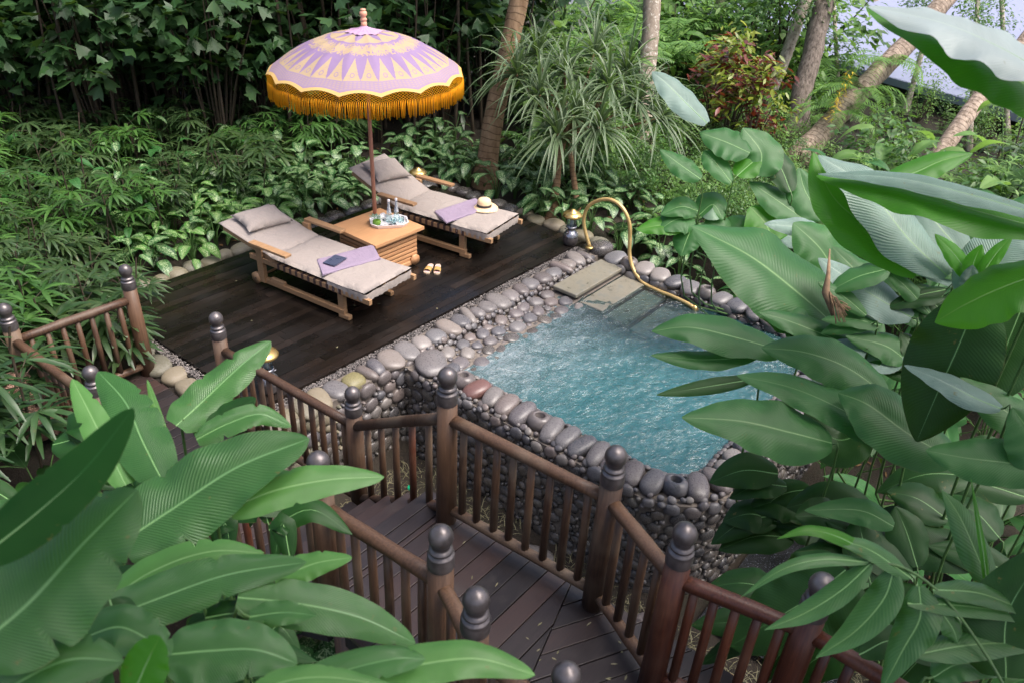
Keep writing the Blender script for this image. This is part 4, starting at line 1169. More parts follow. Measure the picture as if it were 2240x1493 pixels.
for i in range(70):
    a = rg.uniform(0, 6.3); rd = rg.uniform(.0, .055); p = Vector((rd * cos(a) - .02 * (i % 3 == 0), rd * sin(a) + .015, .075 + rg.uniform(0, .06) - rd * .4))
    d_ = Vector((cos(a), sin(a), rg.uniform(-.2, 1))).normalized(); s_ = d_.cross(Vector((0, 0, 1))).normalized()
    ln = rg.uniform(.02, .035); w2 = ln * .3
    mb.add([p, p + d_ * ln * .5 + s_ * w2, p + d_ * ln, p + d_ * ln * .5 - s_ * w2, p + d_ * ln * .5 + Vector((0, 0, .006))], [(0, 1, 4), (1, 2, 4), (2, 3, 4), (3, 0, 4)], [(.5, 0), (0, .5), (.5, 1), (1, .5), (.5, .5)], rg.random())
mb.build('leaves', L['succ'], t)
t = thing('sunglasses', 'dark sunglasses lying at the front of the tray', 'sunglasses', ont(.02, -.085, .014), ta + .1)
for s_ in (-1, 1):
    MB().lathe([(.001, .003), (.022, .003), (.024, .0), (.022, -.002)], (s_ * .027 + .02, 0, .004), 14).build('lens', M['black'], t)
    MB().tube([(s_ * .052 + .02, 0, .008), (s_ * .048 - .0, .03, .006), (s_ * .03 - .06, .025, .003)], .002, 5).build('temple', M['strap'], t)
t = thing('spoon', 'thin brown stirring spoon at the left of the tray', 'spoon', ont(-.09, -.09, .014), ta - .5)
MB().tube([(-.05, 0, .002), (.05, 0, .002)], [.0025, .004], 6).build('handle', M['strap'], t)
MB().lathe([(.001, .002), (.012, .003), (.013, .005)], (.058, 0, 0), 10).build('bowl', M['strap'], t)

# ================================================================== SANDALS
for i, (px, py, lb) in enumerate([(938, 590, 'cream sandal with yellow strap, left one of the pair on the deck'), (957, 591, 'cream sandal with yellow strap, right one of the pair on the deck')]):
    g = G(px, py, 0)
    t = thing('sandal', lb, 'sandal', (g.x, g.y, 0), HEAD - pi / 2 + radians([-8, 2][i]), 'pair of sandals')
    out = [(-.034, -.12), (-.042, -.08), (-.044, -.03), (-.036, .04), (-.036, .09), (-.024, .128), (0, .138), (.024, .128), (.036, .09), (.036, .04), (.044, -.03), (.042, -.08), (.034, -.12), (0, -.132)]
    for nm, z0, z1, sc_, mt in (('sole', 0, .018, 1, 'slip_c'), ('insole', .0182, .021, .9, 'slip_p')):
        mb = MB(); n_ = len(out)
        mb.add([(x * sc_, y * sc_, z0) for x, y in out] + [(x * sc_, y * sc_, z1) for x, y in out], [tuple(range(n_)), tuple(range(2 * n_ - 1, n_ - 1, -1))] + [(j, (j + 1) % n_, n_ + (j + 1) % n_, n_ + j) for j in range(n_)])
        mb.build(nm, M[mt], t, smooth=False)
    vs = []
    for j in range(9):
        y = -.085 + .085 * j / 8
        for q in range(9):
            a = pi * q / 8; vs.append((-.046 * cos(a), y, .012 + .040 * sin(a) ** .8))
    mb = MB(); mb.add(vs, [(j * 9 + q, j * 9 + q + 1, (j + 1) * 9 + q + 1, (j + 1) * 9 + q) for j in range(8) for q in range(8)])
    o = mb.build('strap', M['slip_y'], t); so = o.modifiers.new('solid', 'SOLIDIFY'); so.thickness = .004
# ================================================================== PLANTS
UP = Vector((0, 0, 1))
def add_leaf(mb, base, d_, L_, W_, droop=.6, n=3, fold=.12, prof=None, twist=0.0, tint=None, side=None):
    p = Vector(base); d_ = Vector(d_).normalized()
    s_ = d_.cross(UP)
    if s_.length < .05: s_ = Vector((cos(twist * 7), sin(twist * 7), 0))
    s_ = (side or s_).normalized()
    if twist: s_ = (Matrix.Rotation(twist, 3, d_) @ s_)
    vs = []; uv = []
    for i in range(n + 1):
        t = i / n
        if i:
            dd = (d_ - UP * droop * (t - .5 / n)).normalized(); p = p + dd * (L_ / n)
        else: dd = d_
        w_ = W_ / 2 * (prof(t) if prof else max(.04, sin(pi * min(1, .12 + t * .88)) ** .8))
        nn = s_.cross(dd).normalized()
        vs += [p - s_ * w_ + nn * fold * w_, p.copy(), p + s_ * w_ + nn * fold * w_]; uv += [(0, t), (.5, t), (1, t)]
    fs = []
    for i in range(n):
        a = i * 3; fs += [(a, a + 1, a + 4, a + 3), (a + 1, a + 2, a + 5, a + 4)]
    mb.add(vs, fs, uv, R.uniform(.001, .6) if tint is None else tint)
def rdir(az, el): return Vector((cos(az) * cos(el), sin(az) * cos(el), sin(el)))

def mk_rhapis(seed, mat, h=1.0, n_cane=5, fans=5, ll=.27, lw=.034, spread=.28):
    rg = random.Random(seed); lf = MB(); cn = MB()
    for c in range(n_cane):
        bx, by = rg.uniform(-spread, spread), rg.uniform(-spread, spread); H_ = h * rg.uniform(.55, 1.05)
        tx, ty = bx * 1.5 + rg.uniform(-.1, .1), by * 1.5 + rg.uniform(-.1, .1)
        cn.tube([(bx, by, -.05), ((bx + tx) / 2, (by + ty) / 2, H_ * .5), (tx, ty, H_)], .009, 5, False)
        for f in range(fans):
            az = rg.uniform(0, 6.28); zz = H_ * rg.uniform(.45, 1.0); el = rg.uniform(.0, .9)
            st = Vector((bx + (tx - bx) * zz / H_, by + (ty - by) * zz / H_, zz)); pl_ = rg.uniform(.10, .22)
            hub = st + rdir(az, el) * pl_
            cn.tube([st, hub], .004, 3, False)
            nl = rg.randint(6, 9)
            for q in range(nl):
                a = az + (q / (nl - 1) - .5) * 3.3; e = el * .6 + rg.uniform(-.15, .15) - .15 * abs(q / (nl - 1) - .5)
                add_leaf(lf, hub, rdir(a, e), ll * rg.uniform(.75, 1.1), lw, .9, 3, .25, lambda t: (.35, 1, .85, .22)[min(3, int(t * 3 + .5))], rg.uniform(-.3, .3), rg.uniform(.01, .9))
    return lf.mesh('leaves', mat), cn.mesh('canes', M['cane'])
def mk_bush(seed, mat, rad=.8, n=450, ll=.13, lw=.07, zc=.9, zr=.7, droop=.5, kind='oval', stems=9, hollow=.35, nseg=2):
    rg = random.Random(seed); lf = MB(); cn = MB()
    cl = [(rdir(rg.uniform(0, 6.28), rg.uniform(-.5, 1.4)), rg.uniform(.55, 1.0)) for _ in range(stems)]
    for d_, r_ in cl:
        top = Vector((d_.x * rad * r_ * .8, d_.y * rad * r_ * .8, zc + d_.z * zr * r_ * .8))
        cn.tube([(d_.x * .06, d_.y * .06, -.1), (top.x * .5, top.y * .5, top.z * .55), top], [.022, .014, .006], 5, False)
    cs = []
    for _ in range(max(8, n // 18)):
        d_ = rdir(rg.uniform(0, 6.28), rg.uniform(-1.2, 1.5)); r_ = rg.uniform(hollow, 1.0) ** .6
        cs.append(Vector((d_.x * rad * r_, d_.y * rad * r_, zc + d_.z * zr * r_)))
    for i in range(n):
        c = cs[i % len(cs)]; o_ = Vector((rg.gauss(0, 1), rg.gauss(0, 1), rg.gauss(0, 1))) * (.16 * rad)
        p = c + o_; az = atan2(p.y, p.x) + rg.uniform(-1.3, 1.3); el = rg.uniform(-.7, .7)
        s_ = rg.uniform(.6, 1.15)
        if kind == 'oval': add_leaf(lf, p, rdir(az, el), ll * s_, lw * s_, droop, nseg, .15, None, rg.uniform(-.6, .6), rg.random())
        elif kind == 'wedge':
            d_ = rdir(az, el - .3); s2 = d_.cross(UP).normalized(); s2 = Matrix.Rotation(rg.uniform(-.7, .7), 3, d_) @ s2; L_ = ll * s_; W_ = lw * s_; nn = s2.cross(d_)
            vs = [p, p + d_ * L_ * .45 + s2 * W_ * .38, p + d_ * L_ * .86 + s2 * W_ * .62, p + d_ * L_ * .74 + s2 * W_ * .2, p + d_ * L_ * 1.0 - s2 * W_ * .02, p + d_ * L_ * .72 - s2 * W_ * .25, p + d_ * L_ * .84 - s2 * W_ * .6, p + d_ * L_ * .4 - s2 * W_ * .4]
            vs = [v_ + nn * rg.uniform(-.01, .01) for v_ in vs]
            lf.add(vs, [(0, 1, 2, 3), (0, 3, 4, 5), (0, 5, 6, 7)], [(.5, 0), (0, .4), (0, .9), (.4, .7), (.5, 1), (.6, .7), (1, .9), (1, .4)], rg.random())
        elif kind == 'whorl':
            for q in range(6): add_leaf(lf, p, rdir(az + q * 1.05, el * .4 + .3), ll * s_, lw * s_, droop, nseg, .2, None, rg.uniform(-.3, .3), rg.random())
    return lf.mesh('leaves', mat), cn.mesh('stems', M['cane'])
def mk_fern(seed, mat, nfr=11, L_=1.1, ll=.2, lw=.03, pairs=22, el0=1.0, droop=1.5, trunk=0.0, stemmat=None):
    rg = random.Random(seed); lf = MB(); cn = MB()
    for f in range(nfr):
        az = f * 2.4 + rg.uniform(-.3, .3); el = el0 * rg.uniform(.5, 1.1); Lf = L_ * rg.uniform(.75, 1.1); p = Vector((0, 0, trunk)); pts = [p]; ds = []
        for i in range(10):
            e = el - droop * (i / 10) ** 1.3; d_ = rdir(az, e); p = p + d_ * Lf / 10; pts.append(p); ds.append(d_)
        cn.tube(pts, [.008 - .0006 * i for i in range(11)], 4, False)
        for q in range(pairs):
            t = .12 + .88 * q / pairs; k_ = min(9, int(t * 10)); c = pts[k_].lerp(pts[k_ + 1], t * 10 - k_); d_ = ds[k_]; s_ = d_.cross(UP).normalized()
            sz = sin(pi * min(1, .25 + .75 * t)) ** .6 + .12
            for sg in (-1, 1):
                dd = (s_ * sg + d_ * .55 + UP * rg.uniform(-.15, .12)).normalized()
                add_leaf(lf, c, dd, ll * sz * rg.uniform(.9, 1.05), lw, .5, 2, .2, lambda t_: (.6, 1, .1)[min(2, int(t_ * 2 + .5))], rg.uniform(-.2, .2), rg.random())
    return lf.mesh('fronds', mat), cn.mesh('stalks', stemmat or M['stem'])
def mk_rosette(seed, mat, n=60, L_=.75, lw=.035, el=(-.9, 1.5), droop=1.6, nseg=6, rad=.04):
    rg = random.Random(seed); lf = MB()
    for i in range(n):
        e = rg.uniform(*el); az = rg.uniform(0, 6.28); L2 = L_ * rg.uniform(.7, 1.15)
        add_leaf(lf, rdir(az, e) * rad, rdir(az, max(e, -.2) * .9 + .15), L2, lw * rg.uniform(.8, 1.2), droop * rg.uniform(.5, 1.2), nseg, .45, lambda t: (1 - t ** 2.2) * .95 + .05 if t > .1 else .8, rg.uniform(-.3, .3), rg.random())
    return lf.mesh('leaves', mat)
def where(p, z=.5):
    a, b, c = PX((p[0], p[1], z))
    cols = [(0, 'beyond the left edge of the view'), (170, 'at the left edge'), (340, 'above the corner railing'), (500, 'left of the near lounger pillow'), (640, 'behind the near lounger'), (760, 'left of the umbrella pole'), (880, 'right of the umbrella pole'), (1010, 'behind the far lounger'), (1140, 'beside the leaning palm trunk'), (1260, 'left of the pandanus stems'), (1400, 'right of the pandanus stems'), (1530, 'left of the croton clump'), (1660, 'below the croton clump'), (1800, 'beside the shaggy trunk'), (1960, 'under the strongly leaning palm'), (2120, 'beside the pale leaning palm'), (2240, 'at the right edge'), (9999, 'beyond the right edge of the view')]
    r_ = [(35, 'topmost row'), (80, 'far row'), (130, 'farther middle row'), (180, 'middle row'), (230, 'nearer middle row'), (290, 'near row'), (350, 'next to front row'), (400, 'front row'), (460, 'lower row'), (520, 'lower front row'), (600, 'lowest row'), (900, 'low down')]
    return next(t for l, t in cols if a < l) + ', ' + next((t for l, t in r_ if b < l), 'at the bottom')
def ins(name, meshes, loc, rz, s, label, cat, group, tilt=0):
    """a plant: two meshes -> empty with parts; one mesh -> a single object"""
    if len(meshes) == 1:
        o = link(name, meshes[0]); 
    else:
        o = bpy.data.objects.new(name, None); COL.objects.link(o)
        for me in meshes: link(me.name.split('.')[0], me, o)
    o.location = loc; o.rotation_euler = (tilt, 0, rz); o.scale = (s, s, s)
    return tag(o, ' '.join((('small ' if s < .8 else 'large ' if s > 1.02 else '') + short(label) + ' ' + where(loc)).split()[:16]), cat, group)
def short(label):
    for k_ in (' in the bed behind', ' right behind the', ' left of the walkway beside', ' in the thicket behind', ' deep in the thicket', ' in the far garden', ' under the tall trees', ' under the trees', ' near the right edge', ' with whorled narrow leaves in'):
        if k_ in label: return label.split(k_)[0]
    return label

RH = [mk_rhapis(100 + i, L['rhapis'] if i % 3 else L['mid'], (1.0, .75, 1.15, .9, .8, 1.1)[i], 4, 6, (.27, .34, .25, .30, .36, .28)[i], (.040, .055, .036, .046, .060, .042)[i]) for i in range(6)]
RHD = [mk_rhapis(120 + i, L['rhapis_dark'], 1.2, 5, 6, .34, .042) for i in range(4)]
FI = [mk_bush(140 + i, L['fish'], 1.15, 620, .25, .20, 2.2, .95, .5, 'wedge', 12) for i in range(5)]
MI = [mk_bush(160 + i, L['mid'], .8, 520, .14, .065, .8, .7) for i in range(4)]
LI = [mk_bush(170 + i, L['light'], .8, 520, .12, .06, .8, .7) for i in range(4)]
DK = [mk_bush(180 + i, L['rhapis_dark'], .9, 520, .20, .05, 1.0, .9, .8) for i in range(4)]
FE = [mk_fern(190 + i, L['fern'], 12, 1.15, .19, .028, 22) for i in range(3)]
FED = [mk_fern(195 + i, L['mid'], 12, 1.3, .24, .035, 20) for i in range(2)]
CR = [mk_bush(200, L['croton_r'], .55, 260, .17, .065, .9, .6, .3, 'oval', 8), mk_bush(201, L['croton_g'], .55, 230, .17, .065, 1.0, .6, .3, 'oval', 8)]
WH = [mk_bush(210 + i, L['light'], .7, 70, .16, .035, .8, .6, .6, 'whorl', 10) for i in range(2)]

pr = random.Random(301)
def off_rock0(x, y):
    return all(not (-20 < PX((x, y, z))[0] < 140 and 800 < PX((x, y, z))[1] < 950) for z in (.2, .6, 1.0))
# --- lady palms along the back bed, left to right
DBOX0 = [(250, 505, 470, 600), (425, 520, 350, 600), (600, 820, 340, 500)]
def in_d0(x, y):
    a, b, c = PX((x, y, .35)); return any(l < a < r_ and t_ < b < u_ for l, r_, t_, u_ in DBOX0)
def scatter(n, x0, x1, y0, y1, dmin, test=None, tries=40):
    out = []
    for _ in range(n * tries):
        if len(out) >= n: break
        p = (pr.uniform(x0, x1), pr.uniform(y0, y1))
        if test and not test(*p): continue
        if all((p[0] - q[0]) ** 2 + (p[1] - q[1]) ** 2 > dmin * dmin for q in out): out.append(p)
    return out
for x, y in scatter(90, -3.2, 5.5, 3.4, 9.0, .40, lambda x, y: y > 3.6 + max(0, (x - .4)) * .28 and y < 8.6 - .55 * max(0, x) and not in_d0(x, y)):
    far = y > 6.5
    ins('lady_palm', pr.choice(RH), (x, y, ground_z(x, y)), pr.uniform(0, 6), pr.uniform(.75, 1.08), 'low lady palm with narrow fanned leaves in the bed behind the deck', 'palm', 'lady palms in the bed behind the deck')
for x, y in scatter(26, -3.6, -.75, 1.75, 4.0, .38, lambda x, y: off_rock0(x, y)):
    ins('lady_palm', pr.choice(RH), (x, y, ground_z(x, y)), pr.uniform(0, 6), pr.uniform(.75, 1.0), 'lady palm with bright narrow leaves right behind the corner railing', 'palm', 'lady palms behind the corner railing')
def off_rock(x, y):
    return all(not (-20 < PX((x, y, z))[0] < 150 and 790 < PX((x, y, z))[1] < 960) for z in (.2, .6, 1.0))
for x, y in scatter(16, -4.0, -2.35, .1, 2.6, .42, off_rock):
    ins('lady_palm', pr.choice(RHD), (x, y, ground_z(x, y)), pr.uniform(0, 6), pr.uniform(.9, 1.25), 'dark lady palm left of the walkway beside the pitted rock', 'palm', 'dark lady palms left of the walkway')

# --- speckled dieffenbachia, every leaf a part
DBOX = [(250, 505, 440, 600), (415, 525, 330, 600), (590, 830, 320, 500)]
def in_d(x, y):
    a, b, c = PX((x, y, .35)); return any(l < a < r_ and t_ < b < u_ for l, r_, t_, u_ in DBOX)
def ovate(t): return max(.05, sin(pi * (.08 + .92 * t) ** .8) ** .75)
def mk_dleaf(mat, seed):
    rg = random.Random(seed); mb = MB()
    vs = []; uv = []; n_, m_ = 8, 6; p = Vector((0, 0, 0)); e = .35
    for i in range(n_ + 1):
        t = i / n_
        if i: e -= 1.15 / n_; p = p + Vector((cos(e), 0, sin(e))) * (1 / n_)
        w_ = .25 * (ovate(t) if 0 < i < n_ else .03)
        for j in range(m_ + 1):
            c = j / m_ * 2 - 1; vs.append((p.x, c * w_, p.z + .35 * w_ * abs(c) - .18 * w_ * c * c + .012 * sin(t * 9 + seed) * abs(c))); uv.append((j / m_, t))
    mb.add(vs, [(i * (m_ + 1) + j, (i + 1) * (m_ + 1) + j, (i + 1) * (m_ + 1) + j + 1, i * (m_ + 1) + j + 1) for i in range(n_) for j in range(m_)], uv)
    return mb.mesh('leaf', mat)
DLF = [mk_dleaf(L['dieff'], i) for i in range(3)]; DLP = [mk_dleaf(L['dieff_pale'], i + 3) for i in range(2)]
CLF = [mk_dleaf(L['cala'], i + 5) for i in range(2)]; CLD = [mk_dleaf(L['cala_dark'], i + 7) for i in range(2)]
def leafy(name, loc, label, cat, group, leaves, n, hh, ls, wide=1.0, rg=pr, el=(.0, 1.1), stem=None, narrow=1.0):
    for k_ in (' in the bed right', ' under the leaning', ' behind the far', ' filling the low', ' on the low ground'):
        label = label.split(k_)[0]
    t = thing(name, ' '.join((('low ' if hh < .42 or .6 < hh < .9 else 'tall ' if (.52 < hh < .6 or hh > 1.3) else '') + ('pale ' if leaves is DLP else '') + label + ' ' + where(loc)).split()[:16]), cat, loc, 0, group); cn = MB(); ph = rg.uniform(0, 6)
    for i in range(n):
        az = ph + i * 2.4 + rg.uniform(-.3, .3); z = hh * (.35 + .65 * (i + 1) / n) * rg.uniform(.85, 1.1); out = hh * .35 * wide * rg.uniform(.4, 1.2) * (1.15 - .5 * i / n)
        p = Vector((cos(az) * out, sin(az) * out, z)); s_ = ls * rg.uniform(.75, 1.15)
        cn.tube([(0, 0, -.05), (p.x * .35, p.y * .35, z * .65), p], [.010, .007, .005], 5, False)
        o = link('leaf', rg.choice(leaves), t, p); o.rotation_euler = (rg.uniform(-.25, .25), -(rg.uniform(*el) * (i + 1) / n) + .35, az); o.scale = (s_, s_ * narrow * rg.uniform(.9, 1.1), s_)
    cn.build('stems', stem or M['stem'], t)
    return t
for x, y in scatter(92, -1.2, 6.2, 3.2, 6.5, .27, in_d):
    pale = x < 2.2 and pr.random() < .5
    leafy('dieffenbachia', (x, y, ground_z(x, y)), 'speckled green dieffenbachia in the bed right behind the deck border', 'plant', 'speckled dieffenbachia behind the deck', DLP if pale else DLF, pr.randint(8, 11), pr.uniform(.32, .6), pr.uniform(.25, .34))
for x, y in scatter(40, 5.05, 6.6, -.2, 4.4, .29):
    leafy('dieffenbachia', (x, y, ground_z(x, y)), 'dark speckled dieffenbachia under the leaning palm and the pandanus', 'plant', 'speckled dieffenbachia under the pandanus', DLF, pr.randint(8, 11), pr.uniform(.35, .6), pr.uniform(.27, .35))
for x, y in scatter(24, 4.95, 6.4, -2.6, -.3, .30):
    leafy('dieffenbachia', (x, y, ground_z(x, y)), 'dark speckled dieffenbachia behind the far pool wall', 'plant', 'speckled dieffenbachia behind the far pool wall', DLF, pr.randint(8, 10), pr.uniform(.35, .6), pr.uniform(.25, .33))
for px, py, z in [(660, 1440, .2), (735, 1440, .2), (810, 1400, .1), (700, 1385, .2), (560, 1490, .2)]:
    g = G(px, py, z)
    leafy('dieffenbachia', (g.x, g.y, z - .5), 'dark dieffenbachia with yellow specks at the foot of the walkway railing', 'plant', 'dieffenbachia at the foot of the walkway', DLF, 9, .55, .34)

for x, y in scatter(34, -2.6, 4.5, 3.6, 8.0, .5, lambda x, y: y > 3.8 + max(0, x) * .3 and not in_d0(x, y)):
    leafy('broad_leaf_plant', (x, y, ground_z(x, y)), 'small broad leaf plant among the lady palms', 'plant', 'broad leaf plants among the lady palms', CLF if pr.random() < .5 else DLF, pr.randint(9, 13), pr.uniform(.7, 1.1), pr.uniform(.18, .28), narrow=.9)
# --- dark thicket behind, left half of the picture
for x, y in scatter(34, -2.5, 9.0, 4.4, 12.0, .75, lambda x, y: 8.3 < y + .60 * x < 11.6):
    ins('fishtail_palm', pr.choice(FI), (x, y, -.1), pr.uniform(0, 6), pr.uniform(.95, 1.25), 'dark fishtail palm shrub with ragged leaflets in the thicket behind the umbrella', 'palm', 'fishtail palms in the dark thicket')
for x, y in scatter(46, -3, 11.0, 4.4, 15.0, .8, lambda x, y: 10.6 < y + .6 * x < 15.5):
    ins('dark_shrub', pr.choice(DK), (x, y, -.1), pr.uniform(0, 6), pr.uniform(1.2, 2.0), 'dark narrow leaved shrub deep in the thicket behind the umbrella', 'shrub', 'dark shrubs deep in the thicket')
mb_c = [MB().tube([(0, 0, -.1), (.05, .03, 1.6), (.02, -.05, 3.6)], [.022, .018, .012], 6, False).mesh('cane', M['dark_bark']), MB().tube([(0, 0, -.1), (-.10, .03, 1.6), (-.12, -.05, 3.6)], [.035, .03, .02], 7, False).mesh('cane', M['cane'])]
for x, y in scatter(90, -3, 9.0, 4.2, 12, .28, lambda x, y: 7.9 < y + .62 * x < 10.8):
    o = link('cane', pr.choice(mb_c)); o.location = (x, y, -.1); o.rotation_euler = (pr.uniform(-.08, .08), pr.uniform(-.08, .08), pr.uniform(0, 6)); tag(o, 'thin bare cane in the thicket ' + where((x, y, 0), 1.0), 'cane', 'bare canes in the thicket')

# (far garden meshes LI, MI are defined above)
# --- trees: trunks in view, crowns mostly above the frame
def crown_mesh(seed, mat, rad, n, ll, lw): return mk_bush(seed, mat, rad, n, ll, lw, 0, rad * .55, .4, 'oval', 0, .2)[0]
CRN = [crown_mesh(400 + i, L['mid'], 2.4, 1500, .34, .16) for i in range(3)]
CRD = [crown_mesh(410 + i, L['fish'], 2.4, 1600, .36, .18) for i in range(2)]
PCR = [mk_fern(420 + i, L['mid'], 16, 2.8, .6, .05, 30, 1.0, 1.5) for i in range(2)]
def tree(name, label, cat, pts, rad, mat, crown=None, group=None, nseg=22, n=14, top=None, rough=0.0, cs=1.0):
    """pts: (px, py, depth or None) pixel points of the trunk axis with depths; first one stands on the ground"""
    P3 = [Vector(p) for p in pts]; base = P3[0]
    t = thing(name, label, cat, base, 0, group)
    sp_ = spline([tuple(p - base) for p in P3], nseg); rg = random.Random(int(base.x * 100))
    sp_ = [Vector(p) + Vector((rg.uniform(-1, 1), rg.uniform(-1, 1), 0)) * rough for p in sp_]
    rads = [rad[0] + (rad[1] - rad[0]) * i / (nseg - 1) for i in range(nseg)]
    rads = [r_ * (1 + (.06 if i % 2 else 0) + rg.uniform(-.02, .02)) * (1 + .35 * max(0, 1 - i / 2.5)) for i, r_ in enumerate(rads)]
    MB().tube([(sp_[0][0], sp_[0][1], sp_[0][2] - .3)] + sp_, [rads[0] * 1.1] + rads, n).build('trunk', mat, t)
    if crown:
        for q, me in enumerate(crown):
            o = link('crown', me, t, sp_[-1]); o.rotation_euler = (0, 0, q * 1.3 + base.x); o.scale = (cs, cs, cs)
    return t
def pxtrunk(base_px, pts, top_ext=2.5):
    """trunk standing at a ground pixel; other pixel points placed at that ground distance scaled by lean"""
    g = G(*base_px, ground_z(*G(*base_px, -.1)[:2])); d0 = PX(g)[2]; out = [g]
    for px, py, dd in pts: out.append(Q(px, py, d0 + dd))
    e = (out[-1] - out[-2]).normalized(); out.append(out[-1] + e * top_ext)
    return out
tree('coconut_palm', 'leaning ringed palm trunk between the umbrella and the pandanus', 'palm', pxtrunk((1060, 405), [(1078, 270, -.25), (1108, 130, -.5), (1138, -10, -.8)], 3.5), (.165, .135), M['palm_bark'], PCR[0], cs=1.1)
tree('grey_tree', 'upright grey mottled trunk tied with dark rope behind the pandanus', 'tree', pxtrunk((1404, 345), [(1412, 200, -.1), (1422, 90, -.2), (1427, -10, -.3)], 3.5), (.15, .15), M['grey_bark'])
tree('pale_tree', 'thin pale trunk leaning right in the bright far garden', 'tree', pxtrunk((1535, 190), [(1552, 100, -.1), (1566, 40, -.2), (1582, -10, -.3)], 3.5), (.15, .13), M['pale_bark'])
tree('pale_tree', 'thin pale brown trunk leaning right, left of the shaggy palm', 'tree', pxtrunk((1668, 268), [(1690, 195, 0), (1718, 125, -.1), (1745, 50, -.2)], 3.5), (.125, .11), M['pale_bark'])
tree('shaggy_palm', 'dark shaggy fibrous palm trunk in front of the lavender wall', 'palm', pxtrunk((1742, 300), [(1752, 210, 0), (1775, 120, -.1), (1800, 20, -.2), (1805, -20, -.2)], 3.0), (.20, .18), M['shag_bark'], None, rough=.02)
tree('pale_tree', 'thin pale orange trunk right against the lavender wall', 'tree', pxtrunk((1862, 150), [(1880, 105, 0), (1905, 40, -.1), (1918, -10, -.2)], 3.5), (.13, .11), M['pale_bark'])
tree('coconut_palm', 'strongly leaning ringed palm trunk draped with ferns, upper right', 'palm', pxtrunk((1745, 350), [(1830, 255, .1), (1915, 165, .2), (1995, 85, .3), (2085, -20, .4)], 3.5), (.20, .165), M['ring_bark'])
tree('coconut_palm', 'pale ringed palm trunk leaning right near the right edge', 'palm', pxtrunk((1985, 480), [(2040, 365, .3), (2110, 260, .6), (2175, 175, .9), (2260, 70, 1.2)], 3.0), (.14, .13), M['ring_bark'])
for px, lb in [(205, 'left edge of the thicket'), (600, 'thicket left of the umbrella top')]:
    tree('dark_tree', 'slim dark trunk in the %s' % lb, 'tree', pxtrunk((px + 5, 330), [(px, 200, 0), (px - 5, 90, 0), (px - 8, -20, 0)], 3.0), (.10, .08), M['dark_bark'], [CRD[0]])
for i, (bx, tx, wr) in enumerate([((1480, 130), (1512, -20), .07), ((1630, 170), (1655, -20), .06), ((1980, 250), (2052, -20), .06), ((2120, 330), (2140, -20), .05), ((2205, 300), (2190, -20), .05), ((1835, 215), (1822, -20), .05)]):
    t = tree('slim_tree', 'slender bare trunk %s' % ['left of the croton clump', 'above the croton clump', 'behind the strongly leaning palm', 'in front of the pale roof', 'at the right edge in front of the roof', 'right of the shaggy palm'][i], 'tree', pxtrunk(bx, [((bx[0] * 2 + tx[0]) / 3, (bx[1] * 2 + tx[1]) / 3, 0), ((bx[0] + 2 * tx[0]) / 3, (bx[1] + tx[1] * 2) / 3, -.1), (tx[0], tx[1], -.1)], 2.5), (wr, wr * .8), M['pale_bark'])
    if i in (2, 3, 4, 5):
        dq = PX(t.location)[2]
        for q, f in enumerate((.35, .75, 1.0)):
            o = link('crown', (LI if q != 1 else MI)[(i + q) % 4][0], t, Q(bx[0] + (tx[0] - bx[0]) * f + (-30 if q else 30), bx[1] + (tx[1] - bx[1]) * f, dq - .3) - t.location - Vector((0, 0, .4))); o.scale = (.62,) * 3; o.rotation_euler = (0, 0, i + q)
# more tall trees whose crowns roof the garden
for i, (x, y, z) in enumerate([(-1.5, 9.2, 5.4), (2.4, 9.4, 5.4), (6.2, 8.4, 5.6)]):
    t = tree('shade_tree', 'tall dark shade tree standing at the back of the thicket', 'tree', [(x, y, -.1), (x + .1, y, 2.0), (x + .1, y - .2, z)], (.13, .08), M['dark_bark'], [CRD[i % 2]], 'shade trees behind the thicket')

T4 = [o for o in COL.objects if o.name.startswith('pale_tree') and 'left of the shaggy' in o.get('label', '')][0]
for q, (px, py) in enumerate([(1720, 40), (1665, 30), (1775, 10)]):
    dq = PX(T4.location)[2] - 1.0; o = link('crown', MI[q][0], T4, Q(px, py - 20, dq) - T4.location - Vector((0, 0, .5))); o.scale = (.8,) * 3
T2 = [o for o in COL.objects if o.name.startswith('grey_tree')][0]
rp_ = Q(1416, 110, PX(T2.location)[2] - .1) - T2.location
for q in range(3): MB().tube([(rp_.x + .165 * cos(a * .35), rp_.y + .165 * sin(a * .35), rp_.z + q * .04 + .05 * sin(a * .35)) for a in range(19)], .012, 5).build('rope', M['black'], T2)
# --- pandanus
g = G(1203, 482, -.12); t = thing('pandanus', 'pandanus tree with long arching striped strap leaves on twisted brown stems', 'pandanus', g)
d0 = PX(g)[2]
def rel(px, py, dd): return tuple(Q(px, py, d0 + dd) - g)
MB().tube([(0, 0, -.2)] + spline([(0, 0, 0), rel(1212, 440, 0), rel(1217, 400, 0), rel(1222, 350, 0), rel(1235, 300, .05), rel(1245, 240, .1)], 26), [.12, .11, .09, .075, .07, .085, .068, .07, .062, .07, .06, .065, .058, .06, .055, .058, .05, .05, .05, .05, .045, .045, .04, .04, .04, .04, .04], 12).build('trunk', M['pand_bark'], t)
MB().tube([rel(1268, 492, -.15)] + [rel(1263, 450, -.1), rel(1255, 390, 0), rel(1247, 330, 0), rel(1250, 270, .1)], [.06, .05, .045, .04, .035], 10).build('trunk', M['pand_bark'], t)
heads = [(1235, 160, -.1), (1130, 165, -.2), (1330, 190, -.2), (1255, 255, -.5), (1390, 225, .1), (1180, 210, -.4), (1300, 120, .2), (1370, 160, .2), (1175, 120, .1), (1440, 260, .2), (1310, 280, -.6), (1220, 295, -.6)]
PR = [mk_rosette(500 + i, L['pand'], 60, .82, .042) for i in range(4)]
c0 = Vector(rel(1243, 290, .05))
